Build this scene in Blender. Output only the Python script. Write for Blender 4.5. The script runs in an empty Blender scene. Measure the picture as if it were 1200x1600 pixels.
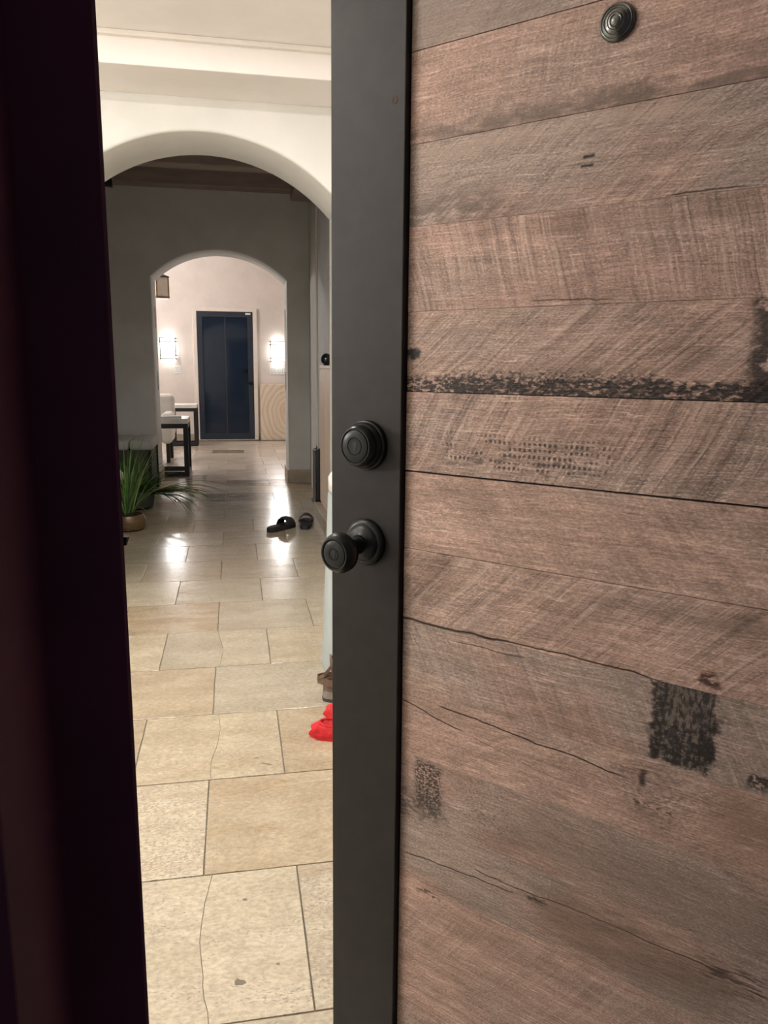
import bpy, bmesh, math, random
from mathutils import Vector, Matrix
R = math.radians
rnd = random.Random(7)
scene = bpy.context.scene
COL = scene.collection

# ------------------------------------------------------------------ camera
CAM_H = 1.237
cam_d = bpy.data.cameras.new('camera')
cam = bpy.data.objects.new('camera', cam_d)
COL.objects.link(cam)
cam_d.sensor_fit = 'VERTICAL'
cam_d.sensor_height = 36.0
cam_d.lens = 36.0 * 1207.28 / 1600.0
cam_d.clip_start = 0.02
yaw, pitch, roll = R(10.981), R(-10.571), R(0.599)
fwd = Vector((math.sin(yaw) * math.cos(pitch), math.cos(yaw) * math.cos(pitch), math.sin(pitch)))
right = Vector((math.cos(yaw), -math.sin(yaw), 0))
up = right.cross(fwd)
r2 = math.cos(roll) * right + math.sin(roll) * up
u2 = -math.sin(roll) * right + math.cos(roll) * up
cam.matrix_world = Matrix(((r2.x, u2.x, -fwd.x, 0), (r2.y, u2.y, -fwd.y, 0), (r2.z, u2.z, -fwd.z, CAM_H), (0, 0, 0, 1)))
scene.camera = cam

# ------------------------------------------------------------------ world, exposure
world = bpy.data.worlds.new('night')
scene.world = world
world.use_nodes = True
world.node_tree.nodes['Background'].inputs[0].default_value = (0.55, 0.45, 0.6, 1)
world.node_tree.nodes['Background'].inputs[1].default_value = 0.11
vs = scene.view_settings
vs.view_transform = 'Standard'
vs.look = 'None'
vs.exposure = 0.28
vs.gamma = 1.0
vs.use_curve_mapping = False

# ------------------------------------------------------------------ light levels (used by the lamps' own builders)
FOYER_PENDANT_W = 46.0
FOYER_CAN_W = 21.0
ADDED_SCONCE_W = 58.0
HALL_SCONCE_W = 1.3
BACK_ADDED_W = 108.0
WARM = (1.0, 0.955, 0.915)
WHITE = (1.0, 0.97, 0.94)

# ------------------------------------------------------------------ node helpers
class G:
    def __init__(s, name):
        s.m = bpy.data.materials.new(name)
        s.m.use_nodes = True
        s.t = s.m.node_tree
        s.n = s.t.nodes
        s.b = s.n['Principled BSDF']
    def put(s, sock, v):
        if isinstance(v, bpy.types.NodeSocket):
            s.t.links.new(v, sock)
        elif isinstance(v, (tuple, list)) and len(v) == 3 and sock.type == 'RGBA':
            sock.default_value = (*v, 1)
        else:
            sock.default_value = v
    def mth(s, op, a, b=0.0, c=None, clamp=False):
        n = s.n.new('ShaderNodeMath'); n.operation = op; n.use_clamp = clamp
        s.put(n.inputs[0], a); s.put(n.inputs[1], b)
        if c is not None: s.put(n.inputs[2], c)
        return n.outputs[0]
    def add(s, a, b): return s.mth('ADD', a, b)
    def sub(s, a, b): return s.mth('SUBTRACT', a, b)
    def mul(s, a, b): return s.mth('MULTIPLY', a, b)
    def mad(s, a, b, c): return s.mth('MULTIPLY_ADD', a, b, c)
    def ramp(s, x, a, b, lo=0.0, hi=1.0):
        n = s.n.new('ShaderNodeMapRange'); n.interpolation_type = 'SMOOTHSTEP'
        s.put(n.inputs[0], x)
        if a > b: a, b, lo, hi = b, a, hi, lo
        n.inputs[1].default_value = a; n.inputs[2].default_value = b
        n.inputs[3].default_value = lo; n.inputs[4].default_value = hi
        return n.outputs[0]
    def vec(s, x, y=0.0, z=0.0):
        n = s.n.new('ShaderNodeCombineXYZ')
        s.put(n.inputs[0], x); s.put(n.inputs[1], y); s.put(n.inputs[2], z)
        return n.outputs[0]
    def coord(s, which='Object'):
        return s.n.new('ShaderNodeTexCoord').outputs[which]
    def pos(s):
        return s.n.new('ShaderNodeNewGeometry').outputs['Position']
    def sep(s, v):
        n = s.n.new('ShaderNodeSeparateXYZ'); s.put(n.inputs[0], v)
        return n.outputs[0], n.outputs[1], n.outputs[2]
    def noise(s, v, scale=1.0, detail=3.0, rough=0.55, dist=0.0):
        n = s.n.new('ShaderNodeTexNoise')
        s.put(n.inputs['Vector'], v); n.inputs['Scale'].default_value = scale
        n.inputs['Detail'].default_value = detail; n.inputs['Roughness'].default_value = rough
        n.inputs['Distortion'].default_value = dist
        return n.outputs[0]
    def voro(s, v, scale=1.0):
        n = s.n.new('ShaderNodeTexVoronoi')
        s.put(n.inputs['Vector'], v); n.inputs['Scale'].default_value = scale
        return n.outputs['Distance']
    def rand(s):
        return s.n.new('ShaderNodeObjectInfo').outputs['Random']
    def mix(s, f, a, b):
        n = s.n.new('ShaderNodeMix'); n.data_type = 'RGBA'
        s.put(n.inputs[0], f); s.put(n.inputs[6], a); s.put(n.inputs[7], b)
        return n.outputs[2]
    def scale(s, col, f):
        n = s.n.new('ShaderNodeMix'); n.data_type = 'RGBA'; n.blend_type = 'MULTIPLY'
        n.inputs[0].default_value = 1.0
        s.put(n.inputs[6], col); s.put(n.inputs[7], s.vec(f, f, f))
        return n.outputs[2]
    def bump(s, h, strength=0.3, dist=0.01):
        n = s.n.new('ShaderNodeBump')
        n.inputs['Strength'].default_value = strength; n.inputs['Distance'].default_value = dist
        s.put(n.inputs['Height'], h)
        s.t.links.new(n.outputs[0], s.b.inputs['Normal'])
    def out(s, color=None, rough=0.5, metal=0.0, spec=None, emit=None, estr=0.0, alpha=None, coat=None):
        b = s.b
        if color is not None: s.put(b.inputs['Base Color'], color)
        s.put(b.inputs['Roughness'], rough); s.put(b.inputs['Metallic'], metal)
        if spec is not None: s.put(b.inputs['Specular IOR Level'], spec)
        if coat is not None: b.inputs['Coat Weight'].default_value = coat
        if emit is not None:
            s.put(b.inputs['Emission Color'], emit); b.inputs['Emission Strength'].default_value = estr
        return s.m

def simple(name, c1, c2, scale=20.0, rough=0.5, metal=0.0, bump=0.0, spec=None, stretch=(1, 1, 1)):
    g = G(name)
    x, y, z = g.sep(g.coord())
    v = g.vec(g.mul(x, stretch[0]), g.mul(y, stretch[1]), g.mul(z, stretch[2]))
    n = g.noise(v, scale, 4.0)
    if bump: g.bump(n, bump, 0.004)
    return g.out(g.mix(g.ramp(n, 0.35, 0.65), c1, c2), rough, metal, spec)

def emitter(name, col, strength):
    g = G(name)
    n = g.noise(g.coord(), 30.0, 2.0)
    return g.out((0.8, 0.8, 0.8), 0.5, emit=g.mix(g.ramp(n, 0.3, 0.7), col, tuple(min(1, c * 1.03) for c in col)), estr=strength)

# ------------------------------------------------------------------ mesh helpers
def link(name, bm, mat, parent=None, loc=(0, 0, 0), rot=(0, 0, 0), smooth=False):
    me = bpy.data.meshes.new(name)
    bmesh.ops.recalc_face_normals(bm, faces=bm.faces[:])
    bm.to_mesh(me); bm.free()
    if smooth:
        for p in me.polygons: p.use_smooth = True
        try: me.set_sharp_from_angle(angle=R(40))
        except Exception: pass
    me.materials.append(mat)
    o = bpy.data.objects.new(name, me)
    COL.objects.link(o)
    o.location = loc; o.rotation_euler = rot
    if parent: o.parent = parent
    return o

def tag(o, label=None, cat=None, group=None, kind=None):
    if label: o['label'] = label
    if cat: o['category'] = cat
    if group: o['group'] = group
    if kind: o['kind'] = kind
    return o

def empty(name, loc=(0, 0, 0), rz=0.0, label=None, cat=None, group=None, kind=None):
    o = bpy.data.objects.new(name, None)
    COL.objects.link(o)
    o.location = loc; o.rotation_euler = (0, 0, rz)
    o.empty_display_size = 0.1
    return tag(o, label, cat, group, kind)

def box(bm, x0, x1, y0, y1, z0, z1, bev=0.0, seg=2):
    t = bmesh.new()
    vs_ = [t.verts.new((x, y, z)) for x in (x0, x1) for y in (y0, y1) for z in (z0, z1)]
    for f in ((0, 1, 3, 2), (4, 6, 7, 5), (0, 4, 5, 1), (2, 3, 7, 6), (0, 2, 6, 4), (1, 5, 7, 3)):
        t.faces.new([vs_[i] for i in f])
    bmesh.ops.recalc_face_normals(t, faces=t.faces[:])
    if bev: bmesh.ops.bevel(t, geom=t.edges[:], offset=bev, segments=seg, profile=0.5, affect='EDGES', clamp_overlap=True)
    me = bpy.data.meshes.new('tmp'); t.to_mesh(me); t.free()
    bm.from_mesh(me); bpy.data.meshes.remove(me)
    return bm

def B(*a, **k): return box(bmesh.new(), *a, **k)

def lathe(bm, prof, seg=32, axis='z', origin=(0, 0, 0), cap=True):
    """prof: list of (radius, height). axis 'z' or '-y' (height runs along -y)."""
    ox, oy, oz = origin
    rings = []
    for r, h in prof:
        ring = []
        for i in range(seg):
            a = 2 * math.pi * i / seg
            c, s = r * math.cos(a), r * math.sin(a)
            p = (ox + c, oy + s, oz + h) if axis == 'z' else (ox + c, oy - h, oz + s)
            ring.append(bm.verts.new(p))
        rings.append(ring)
    for a, b in zip(rings, rings[1:]):
        for i in range(seg):
            j = (i + 1) % seg
            bm.faces.new((a[i], a[j], b[j], b[i]))
    if cap:
        if prof[0][0] > 1e-5: bm.faces.new(rings[0][::-1])
        if prof[-1][0] > 1e-5: bm.faces.new(rings[-1])
    bmesh.ops.remove_doubles(bm, verts=bm.verts[:], dist=1e-6)
    return bm

def tube(bm, pts, rad, seg=8):
    pts = [Vector(p) for p in pts]
    rings = []
    for i, p in enumerate(pts):
        d = (pts[min(i + 1, len(pts) - 1)] - pts[max(i - 1, 0)]).normalized()
        a = d.orthogonal().normalized() if i == 0 else (prev - d * prev.dot(d)).normalized()
        prev = a
        b = d.cross(a)
        r = rad[i] if isinstance(rad, (list, tuple)) else rad
        rings.append([bm.verts.new(p + r * (math.cos(2 * math.pi * k / seg) * a + math.sin(2 * math.pi * k / seg) * b)) for k in range(seg)])
    for a, b in zip(rings, rings[1:]):
        for k in range(seg):
            j = (k + 1) % seg
            bm.faces.new((a[k], a[j], b[j], b[k]))
    bm.faces.new(rings[0][::-1]); bm.faces.new(rings[-1])
    return bm

def prism(bm, poly, z0, z1, inset=0.0):
    """extrude an (x, y) outline from z0 to z1, optionally with a chamfered top."""
    lo = [bm.verts.new((x, y, z0)) for x, y in poly]
    n = len(poly)
    if inset:
        cx = sum(p[0] for p in poly) / n; cy = sum(p[1] for p in poly) / n
        mid = [bm.verts.new((x, y, z1 - inset * 0.8)) for x, y in poly]
        hi = []
        for x, y in poly:
            d = Vector((cx - x, cy - y)); L = d.length
            d = d / L * min(inset * 1.4, L)
            hi.append(bm.verts.new((x + d.x, y + d.y, z1)))
        rings = [lo, mid, hi]
    else:
        rings = [lo, [bm.verts.new((x, y, z1)) for x, y in poly]]
    for a, b in zip(rings, rings[1:]):
        for i in range(n):
            j = (i + 1) % n
            bm.faces.new((a[i], a[j], b[j], b[i]))
    bm.faces.new(lo[::-1]); bm.faces.new(rings[-1])
    return bm

# ------------------------------------------------------------------ materials
def plaster(name, c1, c2, bump=0.12):
    g = G(name)
    p = g.pos()
    n = g.noise(p, 3.0, 5.0, 0.6)
    f = g.noise(p, 60.0, 3.0)
    g.bump(g.add(g.mul(n, 2.0), g.mul(f, 0.25)), bump, 0.01)
    return g.out(g.mix(g.ramp(n, 0.35, 0.65), c1, c2), 0.75, spec=0.25)

M = {}
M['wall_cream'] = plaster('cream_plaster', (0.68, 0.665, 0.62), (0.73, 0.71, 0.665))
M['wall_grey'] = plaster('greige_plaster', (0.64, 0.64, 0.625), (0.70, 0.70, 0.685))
M['wall_blush'] = plaster('blush_plaster', (0.66, 0.60, 0.56), (0.72, 0.65, 0.61))
M['ceiling_warm'] = plaster('warm_ceiling_plaster', (0.80, 0.75, 0.71), (0.84, 0.79, 0.745))
M['beam'] = simple('brown_beam_wood', (0.36, 0.29, 0.26), (0.44, 0.36, 0.32), 6.0, 0.6, bump=0.2, stretch=(0.5, 3, 3))
M['plank_ceiling'] = simple('brown_ceiling_boards', (0.26, 0.21, 0.19), (0.33, 0.27, 0.24), 5.0, 0.6, bump=0.2, stretch=(3, 0.5, 3))
M['outer_wall'] = plaster('dark_outer_plaster', (0.10, 0.08, 0.08), (0.13, 0.10, 0.10))
M['jamb_paint'] = simple('dark_maroon_jamb_paint', (0.10, 0.038, 0.060), (0.13, 0.046, 0.072), 8.0, 0.6, bump=0.05, spec=0.25)
M['stile_paint'] = simple('charcoal_door_paint', (0.018, 0.0162, 0.0155), (0.022, 0.0198, 0.0187), 30.0, 0.45, bump=0.03, spec=0.17)
M['black_metal'] = simple('aged_black_metal', (0.008, 0.0086, 0.0086), (0.013, 0.0136, 0.0134), 60.0, 0.30, metal=0.0, bump=0.03, spec=0.2)
M['dark_slot'] = simple('dark_slot', (0.004, 0.004, 0.004), (0.008, 0.008, 0.008), 40.0, 0.7)
M['bronze_metal'] = simple('antique_bronze', (0.105, 0.108, 0.10), (0.16, 0.163, 0.15), 60.0, 0.3, metal=0.85)
M['grout'] = simple('grey_tan_grout', (0.17, 0.145, 0.11), (0.24, 0.205, 0.155), 90.0, 0.9, bump=0.3)
M['base_stone'] = simple('tan_stone_base', (0.36, 0.30, 0.23), (0.44, 0.37, 0.29), 9.0, 0.5, bump=0.08)
M['white_paint'] = simple('white_trim_paint', (0.72, 0.66, 0.60), (0.76, 0.70, 0.64), 12.0, 0.45)
M['navy_paint'] = simple('blue_black_door_paint', (0.012, 0.019, 0.033), (0.017, 0.026, 0.044), 14.0, 0.4)
M['black_frame'] = simple('black_steel', (0.012, 0.013, 0.014), (0.020, 0.021, 0.022), 40.0, 0.45, metal=0.3)
M['white_stone'] = simple('white_marble', (0.62, 0.60, 0.56), (0.74, 0.72, 0.68), 9.0, 0.3)
M['white_fabric'] = simple('white_upholstery', (0.68, 0.66, 0.62), (0.76, 0.74, 0.70), 120.0, 0.9, bump=0.15)
M['pale_fabric'] = simple('pale_grey_cushion', (0.50, 0.50, 0.46), (0.56, 0.56, 0.52), 120.0, 0.9, bump=0.15)
M['olive_fabric'] = simple('dark_olive_upholstery', (0.045, 0.055, 0.038), (0.06, 0.07, 0.05), 140.0, 0.85, bump=0.15)
M['white_plastic'] = simple('white_switch_plastic', (0.75, 0.75, 0.74), (0.78, 0.78, 0.77), 20.0, 0.4)
M['paper'] = simple('paper', (0.62, 0.62, 0.62), (0.74, 0.74, 0.72), 26.0, 0.7)
M['pale_wood'] = simple('pale_cabinet_wood', (0.76, 0.58, 0.44), (0.82, 0.64, 0.50), 5.0, 0.5, bump=0.1, stretch=(6, 6, 0.5))
M['pedestal'] = simple('pale_grey_lacquer', (0.36, 0.41, 0.41), (0.40, 0.45, 0.45), 7.0, 0.5)
M['rubber'] = simple('black_rubber', (0.010, 0.010, 0.011), (0.018, 0.018, 0.019), 90.0, 0.6, bump=0.1)
M['bronze_pot'] = simple('brown_bronze_glaze', (0.13, 0.080, 0.036), (0.20, 0.125, 0.060), 20.0, 0.35, metal=0.3, stretch=(1, 1, 4))
M['soil'] = simple('dark_soil', (0.010, 0.008, 0.007), (0.022, 0.017, 0.013), 80.0, 0.95, bump=0.6)
M['leaf_bright'] = simple('bright_green_leaf', (0.085, 0.20, 0.035), (0.17, 0.32, 0.07), 9.0, 0.4)
M['leaf_pale'] = simple('pale_green_leaf', (0.20, 0.28, 0.09), (0.30, 0.38, 0.15), 9.0, 0.45)
M['leaf_dark'] = simple('dark_green_leaf', (0.035, 0.085, 0.022), (0.07, 0.13, 0.04), 9.0, 0.45)
M['leaf_dry'] = simple('dry_olive_leaf', (0.10, 0.085, 0.03), (0.16, 0.13, 0.05), 9.0, 0.55)
M['brown_leather'] = simple('brown_sandal_leather', (0.10, 0.062, 0.042), (0.16, 0.10, 0.07), 60.0, 0.55, bump=0.2)
M['sandal_sole'] = simple('grey_sandal_sole', (0.20, 0.18, 0.15), (0.28, 0.25, 0.21), 50.0, 0.7)
M['sandal_tread'] = simple('dark_sandal_tread', (0.030, 0.028, 0.024), (0.05, 0.045, 0.04), 50.0, 0.8)
M['sandal_insole'] = simple('pale_sandal_insole', (0.45, 0.43, 0.42), (0.55, 0.53, 0.52), 60.0, 0.8)
M['red_cloth'] = simple('red_cloth', (0.42, 0.006, 0.010), (0.60, 0.012, 0.018), 50.0, 0.75, bump=0.4)
M['lantern_wood'] = simple('lantern_wood', (0.22, 0.12, 0.055), (0.30, 0.17, 0.085), 12.0, 0.5)
M['lantern_panel'] = simple('lantern_frosted_panel', (0.62, 0.55, 0.46), (0.70, 0.63, 0.54), 10.0, 0.5)
M['porch'] = simple('porch_stone', (0.10, 0.09, 0.08), (0.15, 0.13, 0.11), 8.0, 0.8, bump=0.2)
M['sconce_glow'] = emitter('sconce_shade_glow', (1.0, 0.97, 0.92), 4.0)
M['lamp_glow'] = emitter('ceiling_lamp_glow', WARM, 6.0)
M['ivory_glaze'] = simple('ivory_glaze', (0.60, 0.61, 0.55), (0.66, 0.67, 0.61), 8.0, 0.3)

def glass_dark(name):
    g = G(name)
    n = g.noise(g.coord(), 2.0, 2.0)
    return g.out(g.mix(n, (0.010, 0.018, 0.034), (0.015, 0.025, 0.045)), 0.05, spec=0.22)
M['night_glass'] = glass_dark('dark_night_glass')

def ring_panel():
    g = G('ring_grain_panel')
    x, y, z = g.sep(g.coord())
    w = g.noise(g.vec(x, y, z), 3.0, 3.0)
    dx = g.mul(g.sub(x, 0.47), 1.10); dz = g.mul(g.sub(z, 0.47), 0.80)
    d = g.add(g.mth('SQRT', g.add(g.mul(dx, dx), g.mul(dz, dz))), g.mul(w, 0.16))
    ph = g.mth('FRACT', g.mul(d, 12.5))
    line = g.mul(g.ramp(ph, 0.40, 0.85), g.ramp(ph, 1.0, 0.90))
    fine = g.noise(g.vec(g.mul(d, 4.0), 0.1, 0.2), 22.0, 2.0)
    c = g.mix(g.mul(line, 0.75), (0.76, 0.66, 0.54), (0.62, 0.46, 0.32))
    c = g.scale(c, g.ramp(fine, 0.25, 0.75, 0.92, 1.06))
    c = g.mix(g.ramp(d, 0.14, 0.30, 0.6, 0.0), c, (0.66, 0.48, 0.32))
    return g.out(c, 0.55)
M['ring_panel'] = ring_panel()

def travertine(name, c_lo, c_hi, c_band, band_amt, pit, pit_col=(0.20, 0.15, 0.10), rough=0.19):
    g = G(name)
    x, y, z = g.sep(g.coord())
    r = g.rand()
    ox = g.mad(r, 37.0, 0.0); oy = g.mad(r, 91.0, 3.0)
    X = g.add(x, ox); Y = g.add(y, oy)
    warp = g.noise(g.vec(X, Y, 0.0), 4.0, 3.0)
    Yw = g.mad(warp, 0.09, Y)
    cloud = g.noise(g.vec(g.mul(X, 2.2), g.mul(Yw, 5.5), 0.0), 1.6, 6.0, 0.6)
    band = g.noise(g.vec(g.mul(X, 0.9), g.mul(Yw, 9.0), 4.0), 1.5, 4.0, 0.6)
    fine = g.noise(g.vec(g.mul(X, 60.0), g.mul(Yw, 105.0), 0.0), 1.0, 4.0, 0.65)
    c = g.mix(g.ramp(cloud, 0.34, 0.66), c_lo, c_hi)
    c = g.mix(g.mul(g.ramp(band, 0.50, 0.68), band_amt), c, c_band)
    c = g.scale(c, g.ramp(fine, 0.28, 0.72, 0.80, 1.13))
    mid = g.noise(g.vec(g.mul(X, 20.0), g.mul(Yw, 30.0), 5.0), 1.0, 4.0, 0.65)
    c = g.scale(c, g.ramp(mid, 0.28, 0.72, 0.92, 1.07))
    c = g.scale(c, g.mad(r, 0.16, 0.75))
    n_ = g.n.new('ShaderNodeMix'); n_.data_type = 'RGBA'; n_.blend_type = 'MULTIPLY'; n_.inputs[0].default_value = 1.0
    g.put(n_.inputs[6], c); n_.inputs[7].default_value = (1.0, 0.975, 0.93, 1); c = n_.outputs[2]
    # travertine pits, clustered in bands
    pn = g.noise(g.vec(g.mul(X, 95.0), g.mul(Yw, 190.0), 2.0), 1.0, 2.0, 0.5)
    where = g.noise(g.vec(g.mul(X, 3.0), g.mul(Yw, 8.0), 7.0), 1.3, 3.0)
    thr = g.mad(where, -0.34, 0.752 - pit)
    pm = g.mth('MULTIPLY', g.sub(pn, thr), 16.0, clamp=True)
    c = g.mix(g.mul(pm, 0.8), c, pit_col)
    g.bump(g.sub(g.mul(fine, 0.06), g.mul(pm, 1.0)), 0.3, 0.0015)
    ro = g.add(g.mad(fine, 0.10, rough - 0.05), g.mul(pm, 0.4))
    return g.out(c, ro, spec=0.85)
CR = ((0.50, 0.42, 0.305), (0.60, 0.52, 0.395))
M['trav'] = [travertine('travertine_cream', *CR, (0.47, 0.36, 0.23), 0.35, 0.00),
             travertine('travertine_pale', (0.52, 0.455, 0.35), (0.61, 0.54, 0.43), (0.46, 0.38, 0.28), 0.3, -0.02),
             travertine('travertine_buff', (0.47, 0.38, 0.265), (0.57, 0.475, 0.35), (0.44, 0.32, 0.19), 0.5, 0.01),
             travertine('travertine_grey', (0.47, 0.41, 0.31), (0.56, 0.49, 0.38), (0.43, 0.36, 0.27), 0.4, 0.00)]
M['trav_pitted'] = travertine('travertine_pitted', (0.56, 0.49, 0.38), (0.66, 0.60, 0.48), (0.46, 0.32, 0.19), 0.55, 0.075, (0.24, 0.17, 0.11))
M['trav_tan'] = travertine('travertine_tan', (0.45, 0.335, 0.215), (0.58, 0.485, 0.36), (0.42, 0.28, 0.155), 0.75, 0.015)
M['trav_dark'] = travertine('travertine_brown', (0.25, 0.195, 0.145), (0.33, 0.265, 0.20), (0.22, 0.17, 0.12), 0.5, 0.0)
M['trav_far_lit'] = [travertine('travertine_rose_grey_lit', (0.52, 0.44, 0.37), (0.62, 0.54, 0.46), (0.46, 0.37, 0.29), 0.4, -0.02, rough=0.24),  # rose stone lightened in colour to stand for the end room's brighter light
                 travertine('travertine_rose_pale_lit', (0.60, 0.53, 0.45), (0.70, 0.62, 0.54), (0.55, 0.46, 0.37), 0.4, -0.02, rough=0.24)]

# worn wood planks: every plank gets its own grain, saw marks, stains and checks
def plank_wood(i, tone=1.0, grey=0.3, saw_ang=45.0, saw=0.5, saw_freq=1.0, pink=0.5, band=None, extra=()):
    g = G('worn_plank_wood_%02d' % i)
    x, y, z = g.sep(g.coord())
    s = 3.1 * i + 1.7
    u, v = x, z
    us = g.add(u, s)
    warp = g.noise(g.vec(g.mul(us, 5.0), g.mul(v, 9.0), s), 1.0, 3.0)
    vw = g.mad(warp, 0.022, v)
    mott = g.noise(g.vec(g.mul(us, 9.0), g.mul(vw, 26.0), s), 1.0, 6.0, 0.66)
    cloud = g.noise(g.vec(g.mul(us, 3.6), g.mul(v, 9.0), s + 9), 1.0, 3.0, 0.5)
    grain = g.noise(g.vec(g.mul(us, 26.0), g.mul(vw, 420.0), s), 1.0, 4.0, 0.62)
    grain2 = g.noise(g.vec(g.mul(us, 5.0), g.mul(vw, 95.0), s + 3), 1.0, 4.0, 0.6)
    speck = g.noise(g.vec(g.mul(us, 260.0), g.mul(v, 520.0), s), 1.0, 3.0, 0.6)
    a = R(saw_ang); ca, sa = math.cos(a), math.sin(a)
    uc = g.mad(warp, 0.020, us)
    across = g.sub(g.mul(uc, sa), g.mul(v, ca))
    along = g.add(g.mul(us, ca), g.mul(v, sa))
    sawn = g.noise(g.vec(g.mul(across, 235.0 * saw_freq), g.mul(along, 5.0), s), 1.0, 2.5, 0.6)
    saw2 = g.noise(g.vec(g.mul(across, 62.0 * saw_freq), g.mul(along, 4.0), s + 4), 1.0, 2.0, 0.5)
    sawm = g.ramp(g.noise(g.vec(g.mul(us, 8.0), g.mul(v, 14.0), s + 5), 1.0, 3.0), 0.36, 0.58, 0.2, 1.0)
    k = tone
    c_a = (0.285 * k, 0.198 * k, 0.162 * k)
    c_b = (0.430 * k, (0.302 - 0.014 * pink) * k, (0.250 - 0.006 * pink) * k)
    c_g = (0.335 * k, 0.265 * k, 0.232 * k)
    c = g.mix(g.ramp(mott, 0.30, 0.66), c_a, c_b)
    c = g.mix(g.ramp(cloud, 0.42 - 0.2 * (grey - 0.3), 0.64 - 0.2 * (grey - 0.3), 0.0, min(0.95, 0.35 + grey)), c, c_g)
    f = g.ramp(grain, 0.24, 0.76, 0.74, 1.22)
    f = g.mul(f, g.ramp(grain2, 0.25, 0.72, 0.84, 1.12))
    f = g.mul(f, g.ramp(speck, 0.24, 0.76, 0.66, 1.30))
    dk = g.mul(g.ramp(sawn, 0.46, 0.36), g.mul(sawm, saw))
    lt = g.mul(g.ramp(sawn, 0.54, 0.64), g.mul(sawm, saw))
    f = g.mul(f, g.mad(dk, -0.36, 1.0))
    f = g.mul(f, g.mad(g.mul(g.ramp(saw2, 0.44, 0.34), saw), -0.25, 1.0))
    c = g.scale(c, f)
    c = g.mix(g.mul(lt, 0.38), c, (0.60 * k, 0.48 * k, 0.41 * k))
    # pale raised fibres
    pf = g.mul(g.ramp(grain, 0.57, 0.70), g.ramp(mott, 0.46, 0.60))
    c = g.mix(g.mul(pf, 0.60), c, (0.68 * k, 0.55 * k, 0.47 * k))
    pf2 = g.mul(g.ramp(speck, 0.60, 0.72), g.ramp(cloud, 0.40, 0.60))
    c = g.mix(g.mul(pf2, 0.50), c, (0.70 * k, 0.57 * k, 0.49 * k))
    h = g.add(g.mul(grain, 0.55), g.add(g.mul(sawn, 0.9 * saw), g.add(g.mul(mott, 0.8), g.add(g.mul(saw2, 1.1 * saw), g.mul(speck, 0.35)))))
    edge = g.noise(g.vec(g.mul(us, 60.0), g.mul(v, 70.0), s), 1.0, 3.0, 0.6)
    for e in extra:
        kind = e[0]
        if kind in ('stain', 'tone'):
            _, u0, u1, v0, v1, soft, jag, cell, thr, col, amt = e
            uu = g.mad(g.sub(edge, 0.5), jag, u); vv = g.mad(g.sub(edge, 0.5), -jag, v)
            m = g.mul(g.mul(g.ramp(uu, u0 - soft, u0 + soft), g.ramp(uu, u1 + soft, u1 - soft)),
                      g.mul(g.ramp(vv, v0 - soft, v0 + soft), g.ramp(vv, v1 + soft, v1 - soft)))
            if cell:
                p = g.noise(g.vec(g.mul(us, cell[0]), g.mul(v, cell[1]), s), 1.0, 3.0, 0.6)
                m = g.mul(m, g.ramp(p, thr + 0.07, thr - 0.07))
            c = g.mix(g.mul(m, amt), c, col)
        elif kind == 'dots':
            _, u0, u1, v0, v1, fu, fv, thr = e
            du = g.sub(g.mth('FRACT', g.mul(g.add(g.mad(warp, 0.02, u), g.mul(edge, 0.004)), fu)), 0.5)
            dv = g.sub(g.mth('FRACT', g.mul(g.mad(edge, 0.005, v), fv)), 0.5)
            d = g.add(g.mul(du, du), g.mul(dv, dv))
            p = g.noise(g.vec(g.mul(us, 22.0), g.mul(v, 60.0), s), 1.0, 3.0, 0.6)
            m = g.mul(g.mul(g.ramp(u, u0, u0 + 0.03), g.ramp(u, u1, u1 - 0.03)), g.mul(g.ramp(v, v0, v0 + 0.008), g.ramp(v, v1, v1 - 0.012)))
            m = g.mul(m, g.mul(g.ramp(d, 0.14, 0.05), g.ramp(p, thr - 0.05, thr + 0.05)))
            c = g.mix(g.mul(m, 0.85), c, (0.03, 0.022, 0.02))
        elif kind == 'check':
            _, u0, v0, u1, v1, w, amt = e
            sl = (v1 - v0) / (u1 - u0)
            line = g.sub(g.sub(v, v0), g.mul(g.sub(u, u0), sl))
            wob = g.noise(g.vec(g.mul(us, 16.0), 0.4, s), 1.0, 3.0)
            line = g.mth('ABSOLUTE', g.mad(g.sub(wob, 0.5), 0.014, line))
            m = g.mul(g.ramp(line, w, w * 0.35), g.mul(g.ramp(u, u0, u0 + 0.012), g.ramp(u, u1, u1 - 0.03)))
            m = g.mul(m, amt)
            c = g.mix(m, c, (0.022, 0.013, 0.010))
            h = g.sub(h, g.mul(m, 1.6))
        elif kind == 'knot':
            _, ku, kv, kr = e
            dx = g.sub(u, ku); dz = g.mul(g.sub(v, kv), 1.1)
            d = g.mth('SQRT', g.add(g.mul(dx, dx), g.mul(dz, dz)))
            dw = g.mad(edge, 0.012, d)
            rings = g.mth('SINE', g.mul(g.mad(mott, 0.05, dw), 620.0))
            m = g.ramp(d, kr, kr * 0.5)
            c = g.scale(c, g.add(1.0, g.mul(m, g.mad(rings, 0.10, -0.24))))
            h = g.add(h, g.mul(g.mul(m, rings), 0.10))
    n_ = g.n.new('ShaderNodeMix'); n_.data_type = 'RGBA'; n_.blend_type = 'MULTIPLY'; n_.inputs[0].default_value = 1.0
    g.put(n_.inputs[6], c); n_.inputs[7].default_value = (1.0, 0.962, 0.915, 1); c = n_.outputs[2]
    g.bump(h, 0.55, 0.0035)
    return g.out(c, g.mad(grain, 0.2, 0.52), spec=0.3)

# ------------------------------------------------------------------ SETTING
TILE = 0.457
ROW0, COL0 = 1.305, -0.102
def st(o, label, cat): return tag(o, label, cat, kind='structure')

floor = st(link('floor', B(-3.2, 2.4, 0.58, 13.45, -0.12, -0.004), M['grout']), 'travertine floor of staggered square tiles running down the hall', 'floor')

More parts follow.
